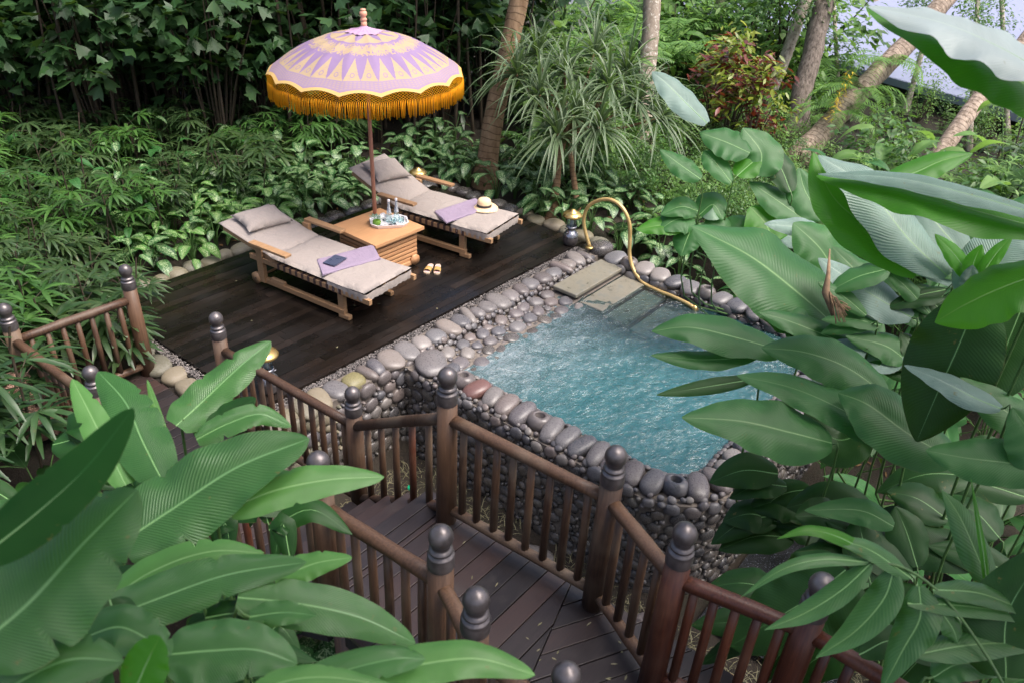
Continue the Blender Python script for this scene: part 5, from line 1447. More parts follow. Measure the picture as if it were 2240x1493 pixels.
for i, (px, py, dd) in enumerate(heads):
    h = Vector(rel(px, py, dd))
    MB().tube(spline([tuple(c0), tuple(c0.lerp(h, .5) - Vector((0, 0, .06))), tuple(h)], 8), [.035, .03, .028, .026, .024, .022, .02, .02], 7).build('branch', M['pand_bark'], t)
    o = link('leaf_head', PR[i % 4], t, h); o.rotation_euler = (0, 0, i * 1.1); o.scale = (1.05,) * 3

# --- red and yellow-green croton
g = G(1600, 345, -.1)
for i, (px, py, s_) in enumerate([(1585, 330, 1.25), (1635, 345, 1.05), (1560, 290, 1.2)]):
    g = G(px, py, -.1); t = thing('croton', ['croton bush with dark red and yellow green leaves behind the big leaves', 'smaller red croton at the right of the croton clump', 'tall thin croton at the back of the croton clump'][i], 'shrub', g, i * 1.0); t.scale = (s_,) * 3
    link('red_leaves', CR[0][0], t); link('green_leaves', CR[1][0], t); link('stems', CR[0][1], t)

# --- bright far garden, upper right
TL = [((1745, 345), (2080, -20)), ((1668, 265), (1745, 40)), ((1745, 300), (1800, 0)), ((1862, 150), (1915, 0)), ((1535, 190), (1580, 0)), ((2030, 390), (2260, 70)), ((1404, 300), (1425, 0))]
TD = [PX(G(p[0][0], p[0][1], -.1))[2] for p in TL]
def clearv(x, y):
    for zz in (.3, 1.0, 1.7):
        a, b, c = PX((x, y, zz))
        for ((x0, y0), (x1, y1)), td in zip(TL, TD):
            if c > td + .3: continue
            f = (b - y0) / (y1 - y0)
            if -.08 < f < 1 and abs(a - (x0 + (x1 - x0) * f)) < 75: return False
    return True
FARS = [('fern_palm', FE, 'bright feathery fern palm in the far garden, upper right', 'fern', 'feathery ferns in the far garden'), ('light_shrub', LI, 'pale green leafy shrub in the far garden, upper right', 'shrub', 'pale shrubs in the far garden'), ('green_shrub', MI, 'mid green leafy shrub in the far garden, upper right', 'shrub', 'green shrubs in the far garden'), ('whorled_shrub', WH, 'shrub with whorled narrow leaves in the far garden', 'shrub', 'whorled shrubs in the far garden')]
def frame_ok(x, y, z=0, lo=1180):
    a, b, c = PX((x, y, z)); return lo < a < 2400 and -60 < b < 700
for x, y in scatter(250, 7.2, 17.2, -9, 6.5, .48, lambda x, y: frame_ok(x, y) and x < 16.4 + (-y) * .1 and not (x < 8.0 and y > 1.8)):
    k_ = pr.random(); f_ = FARS[0] if k_ < .30 else FARS[1] if k_ < .62 else FARS[2] if k_ < .86 else FARS[3]
    a_ = PX((x, y, 0))[0]
    ins(f_[0], pr.choice(f_[1]), (x, y, -.12), pr.uniform(0, 6), (.30 if (a_ > 1780 and x > 10) else .5 if (1225 < a_ < 1400 and x > 10) else 1.0) * pr.uniform(.8, 1.35) * (1.0 + .5 * (x > 13)) * (1.0 if clearv(x, y) else .36), f_[2], f_[3], f_[4])
for x, y in scatter(60, 6.4, 9.6, -6.5, 4.5, .46, lambda x, y: frame_ok(x, y)):
    f_ = pr.choice([('dark_fern', FED, 'deep green fern under the tall trees behind the pool', 'fern', 'deep green ferns behind the pool'), ('green_shrub', MI, 'low mid green shrub under the trees behind the pool', 'shrub', 'low shrubs behind the pool')])
    ins(f_[0], pr.choice(f_[1]), (x, y, -.2), pr.uniform(0, 6), pr.uniform(.6, 1.0) * (1 if clearv(x, y) else .5), f_[2], f_[3], f_[4])
for x, y in scatter(14, 9.2, 12.5, -8.5, -3.4, .7):
    ins('lady_palm', pr.choice([(mk_rhapis_l[0], mk_rhapis_l[1])]) if False else pr.choice(RH), (x, y, -.1), pr.uniform(0, 6), pr.uniform(1.0, 1.5), 'leafy lady palm clump near the right edge behind the big leaves', 'palm', 'lady palms near the right edge')
BLF = [mk_dleaf(L['light'], i + 9) for i in range(2)]
for x, y in scatter(34, 7.6, 15.5, -8, 6.0, .8, lambda x, y: frame_ok(x, y) and clearv(x, y) and (PX((x, y, 1))[0] < 1780 or x < 9.5)):
    leafy('pale_leaf_plant', (x, y, -.12), 'pale broad leaf plant', 'plant', 'pale broad leaf plants in the far garden', BLF, pr.randint(8, 12), pr.uniform(1.0, 2.0), pr.uniform(.5, .85), narrow=.75)
for x, y in scatter(16, 9.5, 15.5, -6, 6.0, 1.0, lambda x, y: frame_ok(x, y) and clearv(x, y) and PX((x, y, 1))[0] < 1780):
    o = ins('feather_palm', FE[pr.randrange(3)], (x, y, pr.uniform(.5, 1.1)), pr.uniform(0, 6), pr.uniform(1.2, 1.8), 'tall feathery palm', 'palm', 'feathery palms in the far garden')
    MB().tube([(0, 0, -1.2), (0, 0, .02)], [.06, .05], 7).build('trunk', M['palm_bark'], o)
for x, y in scatter(90, 6.3, 11.5, -4.5, 3.5, .34, lambda x, y: frame_ok(x, y) and 250 < PX((x, y, 0))[1] < 520):
    f_ = pr.choice([('low_fern', FE, 'low feathery ground fern', 'fern'), ('low_shrub', LI, 'low pale ground shrub', 'shrub'), ('low_shrub', MI, 'low mid green ground shrub', 'shrub')])
    ins(f_[0], pr.choice(f_[1]), (x, y, -.2), pr.uniform(0, 6), pr.uniform(.32, .55), f_[2], f_[3], 'low plants covering the ground behind the pool')
# epiphyte fern fronds and yellow blooms on the leaning trunk
t = thing('hanging_fern', 'drooping green fern fronds growing on the strongly leaning palm trunk', 'fern', Q(1870, 200, 16.0 - 2.5))
dT = PX(G(1745, 350, -.1))[2]
t.location = Q(1895, 190, dT)
for q, (px, py) in enumerate([(1880, 200), (1940, 140), (1840, 245)]):
    o = link('fronds', mk_fern(600 + q, L['fern'], 9, 1.1, .16, .03, 20, .6, 2.2)[0], t, Q(px, py, dT - .1) - t.location)
mb = MB()
for q in range(90):
    f = q / 90; p = Q(1862 + (1815 - 1862) * f + pr.uniform(-8, 8), 155 + 110 * f, dT - .35); add_leaf(mb, p - t.location, rdir(pr.uniform(0, 6), pr.uniform(-1, .5)), .12, .05, .4, 1)
mb.build('yellow_blooms', L['yellow'], t)

# --- lavender wall behind the far garden
def wallbox(name, label, a, b, h, mat, extra=None):
    t = thing(name, label, 'wall')
    MB().beam((a[0], a[1], h / 2 - .2), (b[0], b[1], h / 2 - .2), .2, h).build('wall_face', mat, t, smooth=False)
    return t
pv = thing('pavilion', 'pavilion with a pale lavender blue sloping roof behind the far garden, upper right', 'building')
e0, e1 = G(1600, 70, .35), G(2150, 226, .35)
ed = (e1 - e0).normalized(); e0 = e0 - ed * 4; e1 = e1 + ed * 14; bk_ = Vector((-ed.y, ed.x, 0)); bk_ = bk_ if bk_.x > 0 else -bk_
up_ = (bk_ * cos(radians(24)) + UP * sin(radians(24)))
for q in range(int((e1 - e0).length / 1.2)):
    a_, b_ = e0 + ed * (q * 1.2), e0 + ed * (q * 1.2 + 1.196); nn_ = ed.cross(up_); nn_ = nn_ if nn_.z > 0 else -nn_
    mb = MB(); c4 = [a_, b_, b_ + up_ * 13, a_ + up_ * 13]
    mb.add([tuple(p) for p in c4] + [tuple(p - nn_ * .05) for p in c4], [(0, 1, 2, 3), (7, 6, 5, 4), (0, 4, 5, 1), (1, 5, 6, 2), (2, 6, 7, 3), (3, 7, 4, 0)])
    mb.build('roof_panel', M['wall_paint'], pv, smooth=False)
MB().beam(e0 - UP * .09, e1 - UP * .09, .05, .16).build('fascia', M['wall_paint'], pv, smooth=False)
w0, w1 = e0 + bk_ * .9, e1 + bk_ * .9
MB().beam((w0.x, w0.y, -.1), (w1.x, w1.y, -.1), .15, 1.0).build('wall', plain('eave_shade_wall', (.05, .05, .055), .7), pv, smooth=False)  # near-black colour stands for the shade below the eave
for q in range(7):
    p = e0 + (e1 - e0) * ((q + .5) / 7) + bk_ * .3; MB().tube([(p.x, p.y, -.3), (p.x, p.y, .42)], .08, 8).build('column', M['dark_bark'], pv)
gA, gB = G(1238, 118, -.1), G(1368, 118, -.1)
mw = wallbox('mural_wall', 'grey blue wall painted with white reeds behind the pandanus', tuple(gA[:2]), tuple(gB[:2]), 5.0, M['mural_paint'])
ab = (gB - gA); u_ = ab.normalized(); nn = Vector((-u_.y, u_.x, 0)); nn = nn if nn.dot(CAM - gA) > 0 else -nn
mb = MB(); rg = random.Random(9)
for q in range(26):
    s_ = ab.length * (q + .5) / 26; base = gA + u_ * s_ + nn * .106; hh = rg.uniform(1.0, 2.6)
    pts = [base + u_ * (.06 * sin(i * .8 + q)) + Vector((0, 0, hh * i / 6)) for i in range(7)]
    mb.tube(pts, [.012] * 7, 3, False)
    for i in range(2, 7):
        for sg in (-1, 1):
            d_ = (u_ * sg * .5 + Vector((0, 0, 1))).normalized(); w_ = (u_ - d_ * u_.dot(d_)).normalized() * .03
            p = pts[i]; mb.add([p, p + d_ * .1 + w_, p + d_ * .22, p + d_ * .1 - w_], [(0, 1, 2, 3)])
mb.build('painted_reeds', M['mural_white'], mw, smooth=False)

# --- dry grass strip between walkway and pool wall
mb = MB(); rg = random.Random(12)
for q in range(5200):
    x = rg.uniform(-.72, .80); y = rg.uniform(-5.2, -.5)
    if mnoise.noise(Vector((x * 1.5, y * 1.5, 5))) < -.22: continue
    add_leaf(mb, (x, y, ground_z(x, y) - .01), rdir(rg.uniform(0, 6.28), rg.uniform(.1, 1.3)), rg.uniform(.07, .20), .007, 1.2, 2, 0, lambda t: 1 - t * .8, 0, rg.random())
for q in range(2600):
    x = rg.uniform(-.85, 1.6); y = rg.uniform(-6.4, -4.3)
    add_leaf(mb, (x, y, ground_z(x, y) - .01), rdir(rg.uniform(0, 6.28), rg.uniform(.1, 1.3)), rg.uniform(.07, .18), .007, 1.2, 2, 0, lambda t: 1 - t * .8, 0, rg.random())
mb.build('dry_grass', L['straw'])['kind'] = 'stuff'
# flat stepping stones on that strip
rg = random.Random(13)
for q in range(26):
    x = rg.uniform(-.6, .7); y = -1.6 - q * .14
    o = link('flat_stone', ms(BIG[q % 7], M['stone_dark'] if q % 3 else M['stone'])); o.location = (x, y, ground_z(x, y) + .01); o.scale = (rg.uniform(.12, .2), rg.uniform(.09, .15), .045); o.rotation_euler = (0, 0, rg.uniform(0, 6))
    tag(o, 'flat brown stone lying in the dry grass below the pool wall', 'stone', 'flat stones in the dry grass')

# --- fallen leaves in the beds
mb = MB(); rg = random.Random(14)
for q in range(1500):
    x = rg.uniform(-4, 9); y = rg.uniform(-7, 9)
    if -.8 < x < 4.8 and -4.1 < y < 3.0: continue
    if -2.2 < x < -.7 and -7 < y < 1.7: continue
    add_leaf(mb, (x, y, ground_z(x, y) + .012), rdir(rg.uniform(0, 6.28), .1), rg.uniform(.06, .13), rg.uniform(.02, .05), .1, 2, .3, None, rg.uniform(-.4, .4))
mb.build('fallen_leaves', leaf_mat('fallen_leaf', (.10, .045, .02), (.22, .12, .05), rough=.8, trans=.1, vein=0, mid=(.12, .07, .03)))['kind'] = 'stuff'
mb = MB(); rg = random.Random(15)
for q in range(9):
    x, y = rg.uniform(-.4, 2.0), rg.uniform(.1, 2.7)
    add_leaf(mb, (x, y, .003), rdir(rg.uniform(0, 6.28), .04), rg.uniform(.02, .05), rg.uniform(.008, .02), .02, 2, .2, None, 0, rg.random())
for q in range(30):
    x, y = rg.uniform(-1.9, -1.0), rg.uniform(-5.0, -2.8)
    add_leaf(mb, (x, y, PZ + .004), rdir(rg.uniform(0, 6.28), .04), rg.uniform(.015, .04), rg.uniform(.006, .014), .02, 2, .2, None, 0, rg.random())
mb.build('leaf_litter', L['straw'])['kind'] = 'stuff'
# --- pitted rock at the left edge
g = G(75, 905, -.1)
bm = bmesh.new(); bmesh.ops.create_icosphere(bm, subdivisions=5, radius=1)
for v_ in bm.verts:
    p = v_.co.copy(); v_.co = p * (1 + .28 * mnoise.noise(p * 1.3) + .10 * mnoise.noise(p * 5) + .05 * mnoise.noise(p * 14)); v_.co.z *= .9
me = bpy.data.meshes.new('pitted_rock'); bm.to_mesh(me); bm.free(); me.shade_smooth(); me.materials.append(M['rock'])
o = link('rock', me); o.location = Q(62, 885, 6.9); o.scale = (.30, .26, .36); tag(o, 'pinkish brown pitted rock among the dark leaves at the left edge', 'rock')
# green bottle cap in the grass
g = G(898, 1068, -1.05); t = MB().lathe([(.001, .02), (.03, .02), (.032, 0)], n=14).build('plastic_scrap', plain('green_plastic', (.0, .35, .16), .4, 0, .05)); t.location = (g.x, g.y, -1.04); tag(t, 'small bright green scrap of plastic lying in the dry grass', 'plastic scrap')
# ================================================================== LARGE LEAVES (each leaf a part of its plant)
def prof_cal(t): return max(.03, (sin(pi * (.03 + .97 * t) ** .82)) ** .72)
def prof_ban(t): return max(.03, (sin(pi * (.04 + .96 * t) ** .70)) ** .55)
def prof_gin(t): return max(.03, (sin(pi * (.02 + .98 * t) ** .75)) ** .85)
PROF = {'c': prof_cal, 'b': prof_ban, 'g': prof_gin}
hero_n = [0]
def hero(t, pts, wpx, d0, d1, mat, roll=0, prof='c', arch=.0, fold=.22, curl=.35, wave=.05, stem=None, asym=0.0, ns=40):
    """a broad leaf along pixel points base -> tip at depths d0 -> d1; t is its plant"""
    hero_n[0] += 1; seed = hero_n[0]; org = Vector(t.location)
    P2 = spline(pts, ns + 1); P3 = []
    for i, (px, py) in enumerate(P2):
        f = i / ns; P3.append(Q(px, py, d0 + (d1 - d0) * f - arch * sin(pi * f)))
    vs = []; uv = []; mcols = 12
    Ss = []
    for i in range(ns + 1):
        T = (P3[min(i + 1, ns)] - P3[max(i - 1, 0)]).normalized()
        S = T.cross(UP)
        S = (S.normalized() if S.length > .05 else Vector((1, 0, 0)))
        # let the blade partly face the open side
        view = (P3[i] - CAM).normalized(); Sv = T.cross(-view).normalized()
        if S.dot(Sv) < 0: Sv = -Sv
        S = (S * .55 + Sv * .45).normalized(); S = (S - T * S.dot(T)).normalized()
        if roll: S = Matrix.Rotation(radians(roll), 3, T) @ S
        Ss.append(S)
    for i in range(ns + 1):
        f = i / ns; T = (P3[min(i + 1, ns)] - P3[max(i - 1, 0)]).normalized(); S = Ss[i]; N_ = S.cross(T).normalized()
        if N_.z < 0: N_ = -N_
        depth = PX(P3[i])[2]; view = (P3[i] - CAM).normalized()
        Tp = (T - view * T.dot(view)); Sp = S - view * S.dot(view)
        perp = (Sp - Tp * (Sp.dot(Tp) / max(1e-6, Tp.dot(Tp)))).length
        hw = wpx / 2 * depth / FPX / max(.5, perp) * PROF[prof](f)
        for j in range(mcols + 1):
            c = j / mcols * 2 - 1; ac = abs(c)
            w_ = hw * (1 + asym * (1 if c > 0 else -1))
            if prof == 'b' and mat is not D_:
                q_ = mnoise.noise(Vector((i * 1.37, (7 if c > 0 else 1), seed * 2.3)))
                if q_ > .42: w_ *= 1 - .5 * (q_ - .42) / .3 * ac
            off = S * (c * w_) + N_ * (fold * ac * w_ - curl * ac * ac * w_)
            off += N_ * (wave * w_ * ac ** 2 * (mnoise.noise(Vector((f * 6.5, c * 1.2 + (3 if c > 0 else 0), seed * 1.7))) * 4.5))
            off += N_ * (.012 * hw * ac * mnoise.noise(Vector((f * 30, ac * 2, seed))))
            vs.append(P3[i] + off - org); uv.append((j / mcols, f))
    mb = MB(); mb.add(vs, [(i * (mcols + 1) + j, (i + 1) * (mcols + 1) + j, (i + 1) * (mcols + 1) + j + 1, i * (mcols + 1) + j + 1) for i in range(ns) for j in range(mcols)], uv)
    # make the upper side face up so the pale underside reads correctly
    lf = mb.build('leaf', mat, t)
    me = lf.data
    az = sum(p.normal.z * p.area for p in me.polygons)
    if az < 0: me.flip_normals()
    # midrib ridge
    rb = MB(); k0 = [P3[i] - org for i in range(ns + 1)]
    rb.tube([p - UP * .002 for p in k0], [max(.0008, .0034 * (1 - i / ns) + .0008) * (d0 / 4) ** .3 for i in range(ns + 1)], 6, False)
    rb.build('midrib', M['rib'], lf)
    if stem is not False and (stem or seed % 3 == 0):
        if PX(P3[0])[0] > 2060 and PX(P3[0])[2] < 4.6: org_e = Q(2520, 1000, 4.0) - org; org_e.z = 0
        else: org_e = Vector((0, 0, 0))
        b = P3[0] - org; e = org_e + Vector((R.uniform(-.1, .1), R.uniform(-.1, .1), 0)); tg = (P3[1] - P3[0]).normalized()
        b1 = b - tg * .05 - UP * .10
        mid = b1.lerp(e, .45); mid.x = b1.x * .9 + e.x * .1; mid.y = b1.y * .9 + e.y * .1
        MB().tube(spline([tuple(b), tuple(b1), tuple(mid), tuple(e)], 12), [.0045 + .0006 * i for i in range(12)], 7, False).build('stem', M['stem'], t)
    return lf
M['rib'] = plain('leaf_midrib', (.16, .32, .10), .45, 0, .1)
C_, B_, D_, S_, BN, BL_, GI = L['cala'], L['cala_bright'], L['cala_dark'], L['silver'], L['banana'], L['banana_light'], L['ginger']
def plant(label, cat, base, name='big_leaf_plant', group=None):
    return thing(name, label, cat, base, 0, group)
gz = lambda x, y: (x, y, ground_z(x, y))

A_ = plant('large leaf plant leaning its long grey green leaf over the far pool corner', 'plant', gz(5.0, -4.3))
hero(A_, [(1822, 708), (1745, 640), (1640, 560), (1514, 495)], 165, 5.5, 5.6, C_, 10, 'c', .0)
hero(A_, [(1925, 780), (1810, 735), (1720, 700), (1662, 685)], 55, 5.3, 5.3, C_, 0)
hero(A_, [(1995, 695), (1900, 640), (1790, 565)], 80, 5.2, 5.4, S_, 8)
hero(A_, [(1835, 615), (1795, 545), (1735, 488)], 110, 6.2, 6.2, C_, 0)
hero(A_, [(1800, 520), (1760, 500), (1672, 490)], 50, 6.4, 6.3, S_, 0)
hero(A_, [(1930, 650), (1880, 600), (1820, 540)], 70, 5.9, 6.0, C_, 0)
hero(A_, [(1870, 800), (1900, 740), (1930, 700)], 70, 5.6, 5.7, C_, 0)
hero(A_, [(1985, 790), (1935, 755), (1850, 735)], 62, 5.2, 5.2, C_, 0)
hero(A_, [(1760, 700), (1700, 640), (1700, 600)], 80, 6.0, 6.2, D_, 0)

Bp = plant('large leaf plant spreading pale leaves low over the right side of the water', 'plant', gz(3.4, -4.6))
hero(Bp, [(1715, 768), (1610, 738), (1510, 716), (1426, 724)], 80, 5.0, 5.0, C_, 6)
hero(Bp, [(1655, 778), (1540, 786), (1424, 776)], 44, 5.0, 5.0, C_, 6)
hero(Bp, [(1650, 828), (1545, 845), (1436, 863)], 36, 4.9, 4.9, D_, -10)
hero(Bp, [(1938, 862), (1850, 802), (1760, 770), (1666, 760)], 100, 4.7, 4.8, C_, 4)
hero(Bp, [(1945, 965), (1860, 905), (1740, 850), (1612, 820)], 82, 4.5, 4.7, C_, 8)
hero(Bp, [(1820, 968), (1730, 945), (1620, 920), (1492, 912)], 125, 4.5, 4.5, C_, 0)
hero(Bp, [(2090, 1005), (1990, 950), (1900, 885), (1834, 858)], 130, 4.3, 4.5, C_, 4)
hero(Bp, [(1760, 740), (1740, 700), (1740, 770)], 60, 5.4, 5.4, C_, 0)
hero(Bp, [(1900, 940), (1830, 960), (1760, 900)], 110, 4.9, 5.0, D_, 0)

Cp = plant('tall large leaf plant at the right edge with leaves lifted to the light', 'plant', gz(3.2, -5.6))
hero(Cp, [(2072, 604), (1985, 520), (1895, 410), (1790, 340)], 100, 4.25, 4.5, S_, 12)
hero(Cp, [(2010, 596), (1905, 505), (1822, 430), (1779, 334)], 105, 4.4, 4.6, B_, 0, stem=False)
hero(Cp, [(2300, 505), (2130, 460), (1960, 408), (1786, 385)], 92, 3.75, 4.25, B_, 14)
hero(Cp, [(2300, 478), (2130, 428), (1960, 390), (1790, 381)], 40, 3.7, 4.2, S_, 14, stem=False)
hero(Cp, [(1930, 398), (2000, 378), (2060, 352), (2128, 336)], 60, 5.4, 5.4, B_, 0)
hero(Cp, [(2310, 590), (2210, 622), (2120, 662), (2045, 705)], 125, 3.7, 4.0, B_, 10)
hero(Cp, [(2105, 645), (2150, 585), (2205, 520), (2265, 465)], 115, 4.2, 4.2, S_, 0)
hero(Cp, [(2310, 175), (2190, 105), (2060, 50), (1900, 15)], 92, 2.95, 3.15, L['silver_flip'], 20, stem=False)
hero(Cp, [(2330, 250), (2210, 165), (2080, 95), (1898, 22)], 120, 3.05, 3.25, B_, 20, stem=False)
hero(Cp, [(2140, 650), (2095, 760), (2050, 860), (2005, 965)], 190, 4.1, 4.3, D_, 0)
hero(Cp, [(2240, 660), (2200, 760), (2150, 890)], 180, 4.3, 4.3, D_, 0)
hero(Cp, [(2190, 893), (2130, 868), (2060, 832), (1978, 798)], 52, 3.9, 4.1, S_, 10)
hero(Cp, [(2300, 960), (2210, 905), (2100, 825)], 85, 3.9, 4.1, C_, 5)
hero(Cp, [(2320, 1030), (2210, 1012), (2110, 1000), (2025, 984)], 105, 3.7, 3.9, C_, 0)
hero(Cp, [(2290, 1060), (2260, 960), (2215, 890)], 110, 3.7, 3.8, C_, 0)
hero(Cp, [(2125, 612), (2090, 560), (2045, 512)], 38, 4.2, 4.2, B_, 0)
hero(Cp, [(2128, 615), (2130, 575), (2148, 535)], 42, 4.15, 4.15, B_, 0)
hero(Cp, [(2140, 615), (2175, 560), (2215, 515)], 34, 4.1, 4.1, B_, 0)
hero(Cp, [(2118, 640), (2122, 610), (2128, 580)], 40, 4.05, 4.05, S_, 0)
hero(Cp, [(2110, 560), (2050, 490), (2020, 450)], 100, 4.6, 4.7, S_, 0)
hero(Cp, [(2150, 540), (2140, 470), (2140, 420)], 100, 4.7, 4.8, C_, 0)
hero(Cp, [(2210, 560), (2230, 480), (2260, 420)], 90, 4.7, 4.8, C_, 0)
Cm = plant('clump of grey green leaves packed between the tall right edge leaves and the pool', 'plant', gz(3.9, -5.0))
rg = random.Random(77)
for i in range(30):
    px, py = rg.uniform(1880, 2110), rg.uniform(560, 830); a = rg.uniform(2.5, 4.2); ln = rg.uniform(80, 150)
    hero(Cm, [(px, py), (px + cos(a) * ln * .5, py + sin(a) * ln * .45 - 8), (px + cos(a) * ln, py + sin(a) * ln * .9)], rg.uniform(34, 62), 5.2, 5.25, rg.choice([C_, C_, S_, D_]), rg.uniform(-10, 15), stem=(i % 3 == 0) or False, ns=14)
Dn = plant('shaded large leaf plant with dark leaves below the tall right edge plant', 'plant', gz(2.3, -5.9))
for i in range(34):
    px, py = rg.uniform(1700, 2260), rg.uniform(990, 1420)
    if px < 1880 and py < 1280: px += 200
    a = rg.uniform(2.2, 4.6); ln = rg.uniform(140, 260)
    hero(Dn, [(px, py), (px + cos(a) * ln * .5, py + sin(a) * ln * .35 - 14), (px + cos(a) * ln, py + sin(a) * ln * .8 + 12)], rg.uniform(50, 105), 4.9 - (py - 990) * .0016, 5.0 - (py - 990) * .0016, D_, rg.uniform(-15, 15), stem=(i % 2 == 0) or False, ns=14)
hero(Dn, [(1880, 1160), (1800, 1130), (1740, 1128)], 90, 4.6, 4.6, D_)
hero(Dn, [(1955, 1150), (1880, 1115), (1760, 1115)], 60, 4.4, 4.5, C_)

Dp = plant('broad leaf plant reaching up between the pandanus and the croton', 'plant', gz(6.6, -1.9))
for pts, w_, m_ in [([(1547, 270), (1500, 225), (1460, 185), (1426, 157)], 56, S_), ([(1532, 392), (1490, 362), (1444, 328)], 46, C_), ([(1640, 335), (1590, 312), (1530, 290)], 66, C_), ([(1655, 385), (1665, 335), (1625, 280)], 95, C_),
                    ([(1612, 385), (1650, 352), (1692, 322)], 58, B_), ([(1690, 530), (1675, 490), (1640, 452)], 105, B_), ([(1765, 485), (1705, 442), (1640, 398)], 62, C_), ([(1800, 480), (1762, 420), (1748, 368)], 75, C_), ([(1880, 470), (1840, 430), (1790, 385)], 60, C_),
                    ([(1600, 400), (1560, 350), (1540, 330)], 46, C_), ([(1730, 420), (1700, 360), (1650, 380)], 60, D_), ([(1750, 540), (1720, 510), (1660, 495)], 48, S_), ([(1700, 620), (1660, 580), (1640, 560)], 60, D_)]:
    hero(Dp, pts, w_, 8.0, 8.1, m_, 0)
Ep = plant('plant with rounded leaves hanging behind the curved hand rail', 'plant', gz(5.6, -2.3))
for pts, w_, m_ in [([(1500, 492), (1450, 492), (1392, 503)], 44, B_), ([(1528, 462), (1490, 452), (1445, 470)], 46, C_), ([(1530, 470), (1560, 448), (1582, 480)], 66, C_), ([(1520, 480), (1480, 480), (1440, 505)], 64, C_), ([(1512, 500), (1500, 530), (1490, 560)], 60, C_),
                    ([(1540, 490), (1572, 500), (1590, 525)], 60, C_), ([(1590, 510), (1620, 500), (1652, 530)], 66, C_), ([(1600, 560), (1640, 550), (1690, 560)], 60, D_), ([(1620, 600), (1640, 590), (1700, 600)], 60, D_), ([(1560, 540), (1600, 550), (1640, 590)], 60, D_)]:
    hero(Ep, pts, w_, 8.2, 8.15, m_, 0)

Fp = plant('very broad dark green leaf behind the last railing post, bottom right', 'plant', gz(1.6, -5.9))
hero(Fp, [(1850, 1245), (1780, 1300), (1700, 1350), (1598, 1412)], 190, 4.0, 4.1, D_, 0, 'b')
Gp = plant('ginger plant with long narrow leaves arching over the railing, bottom right', 'plant', (-.2, -5.6, -1.1))
for pts, w_, m_ in [([(1905, 1230), (1840, 1290), (1760, 1340), (1673, 1376)], 54, B2 and GI), ([(1955, 1245), (1932, 1310), (1870, 1380), (1785, 1437)], 74, GI), ([(2010, 1280), (2012, 1350), (1975, 1420), (1925, 1515)], 86, GI),
                    ([(1900, 1228), (1800, 1222), (1710, 1245), (1620, 1305)], 30, GI), ([(1935, 1237), (1850, 1180), (1770, 1158), (1700, 1177)], 30, B_), ([(1992, 1262), (1900, 1200), (1812, 1175)], 42, GI),
                    ([(1985, 1318), (2090, 1322), (2200, 1338), (2300, 1372)], 46, GI), ([(2040, 1288), (2150, 1298), (2280, 1352)], 50, GI), ([(2005, 1430), (2100, 1412), (2200, 1405), (2310, 1412)], 66, GI), ([(2058, 1335), (2085, 1375), (2095, 1405)], 46, GI)]:
    hero(Gp, pts, w_, 3.0, 3.0, m_, 0, 'g', 0, .25, .4, .06, False)
org = Vector(Gp.location)
MB().tube(spline([tuple(Q(1900, 1228, 3.0) - org), tuple(Q(1975, 1240, 3.0) - org), tuple(Q(2060, 1300, 3.0) - org), tuple(Q(2150, 1420, 2.95) - org), tuple(Q(2230, 1560, 2.9) - org)], 16), .006, 7).build('stem', M['stem'], Gp)
Hp = plant('upright ginger shoot with one rolled bright new leaf, right of the arching leaves', 'plant', (.3, -6.2, -1.1))
hero(Hp, [(2172, 1295), (2140, 1220), (2100, 1130), (2060, 1070)], 62, 3.2, 3.3, GI, 0, 'g')
hero(Hp, [(2160, 1295), (2150, 1200), (2124, 1045)], 15, 3.15, 3.2, B_, 0, 'g')
hero(Hp, [(2200, 1480), (2205, 1340), (2290, 1200)], 160, 3.0, 3.0, D_, 0, 'b')
hero(Hp, [(2040, 1480), (2110, 1450), (2260, 1470)], 70, 3.1, 3.1, GI, 0, 'g')
hero(Hp, [(1880, 1430), (1960, 1400), (2060, 1460)], 70, 3.4, 3.4, D_, 0, 'g')

# ---- left foreground, banana-like plants
LA = plant('banana-like plant in the foreground with one huge leaf pointing right to the railing', 'plant', (-2.9, -3.3, -1.1), 'heliconia')
hero(LA, [(262, 1188), (380, 1110), (520, 1020), (676, 958)], 176, 2.75, 3.0, BN, 0, 'b', 0, .15, .2, .05)
hero(LA, [(500, 1112), (600, 1072), (720, 1048), (840, 1042)], 84, 2.9, 3.1, BL_, 0, 'b', 0, .15, .25, .05)
hero(LA, [(385, 930), (440, 880), (520, 805), (592, 746)], 90, 3.5, 3.8, BN, 0, 'b', 0, .2, .3, .06)
hero(LA, [(430, 960), (500, 925), (570, 905), (637, 932)], 56, 3.3, 3.4, BN, 0, 'b')
hero(LA, [(420, 930), (480, 915), (560, 870)], 70, 3.55, 3.6, D_, 0, 'b')
hero(LA, [(352, 1045), (310, 960), (275, 880), (215, 812)], 116, 3.0, 3.3, BN, 0, 'b', 0, .1, .2, .04)
hero(LA, [(275, 1060), (235, 980), (195, 900), (158, 828)], 70, 3.0, 3.2, BL_, 0, 'b')
hero(LA, [(360, 960), (345, 910), (322, 830)], 22, 3.4, 3.4, BL_, 0, 'b')
LB = plant('blurred heliconia at the left edge with very large dark blue green leaves', 'plant', (-3.9, -4.0, -1.1), 'heliconia')
hero(LB, [(-40, 1215), (80, 1120), (190, 1020), (292, 892)], 125, 1.75, 1.95, L['deep'], 12, 'b', 0, .1, .2, .04)
hero(LB, [(-60, 1420), (60, 1320), (180, 1190), (300, 1070)], 249, 1.8, 2.0, BN, 0, 'b', 0, .12, .25, .04)
hero(LB, [(-80, 1150), (0, 1120), (70, 1100)], 60, 2.4, 2.4, BN, 0, 'b')
hero(LB, [(-60, 1560), (60, 1480), (160, 1440), (270, 1445)], 146, 1.8, 1.9, BN, 0, 'b')
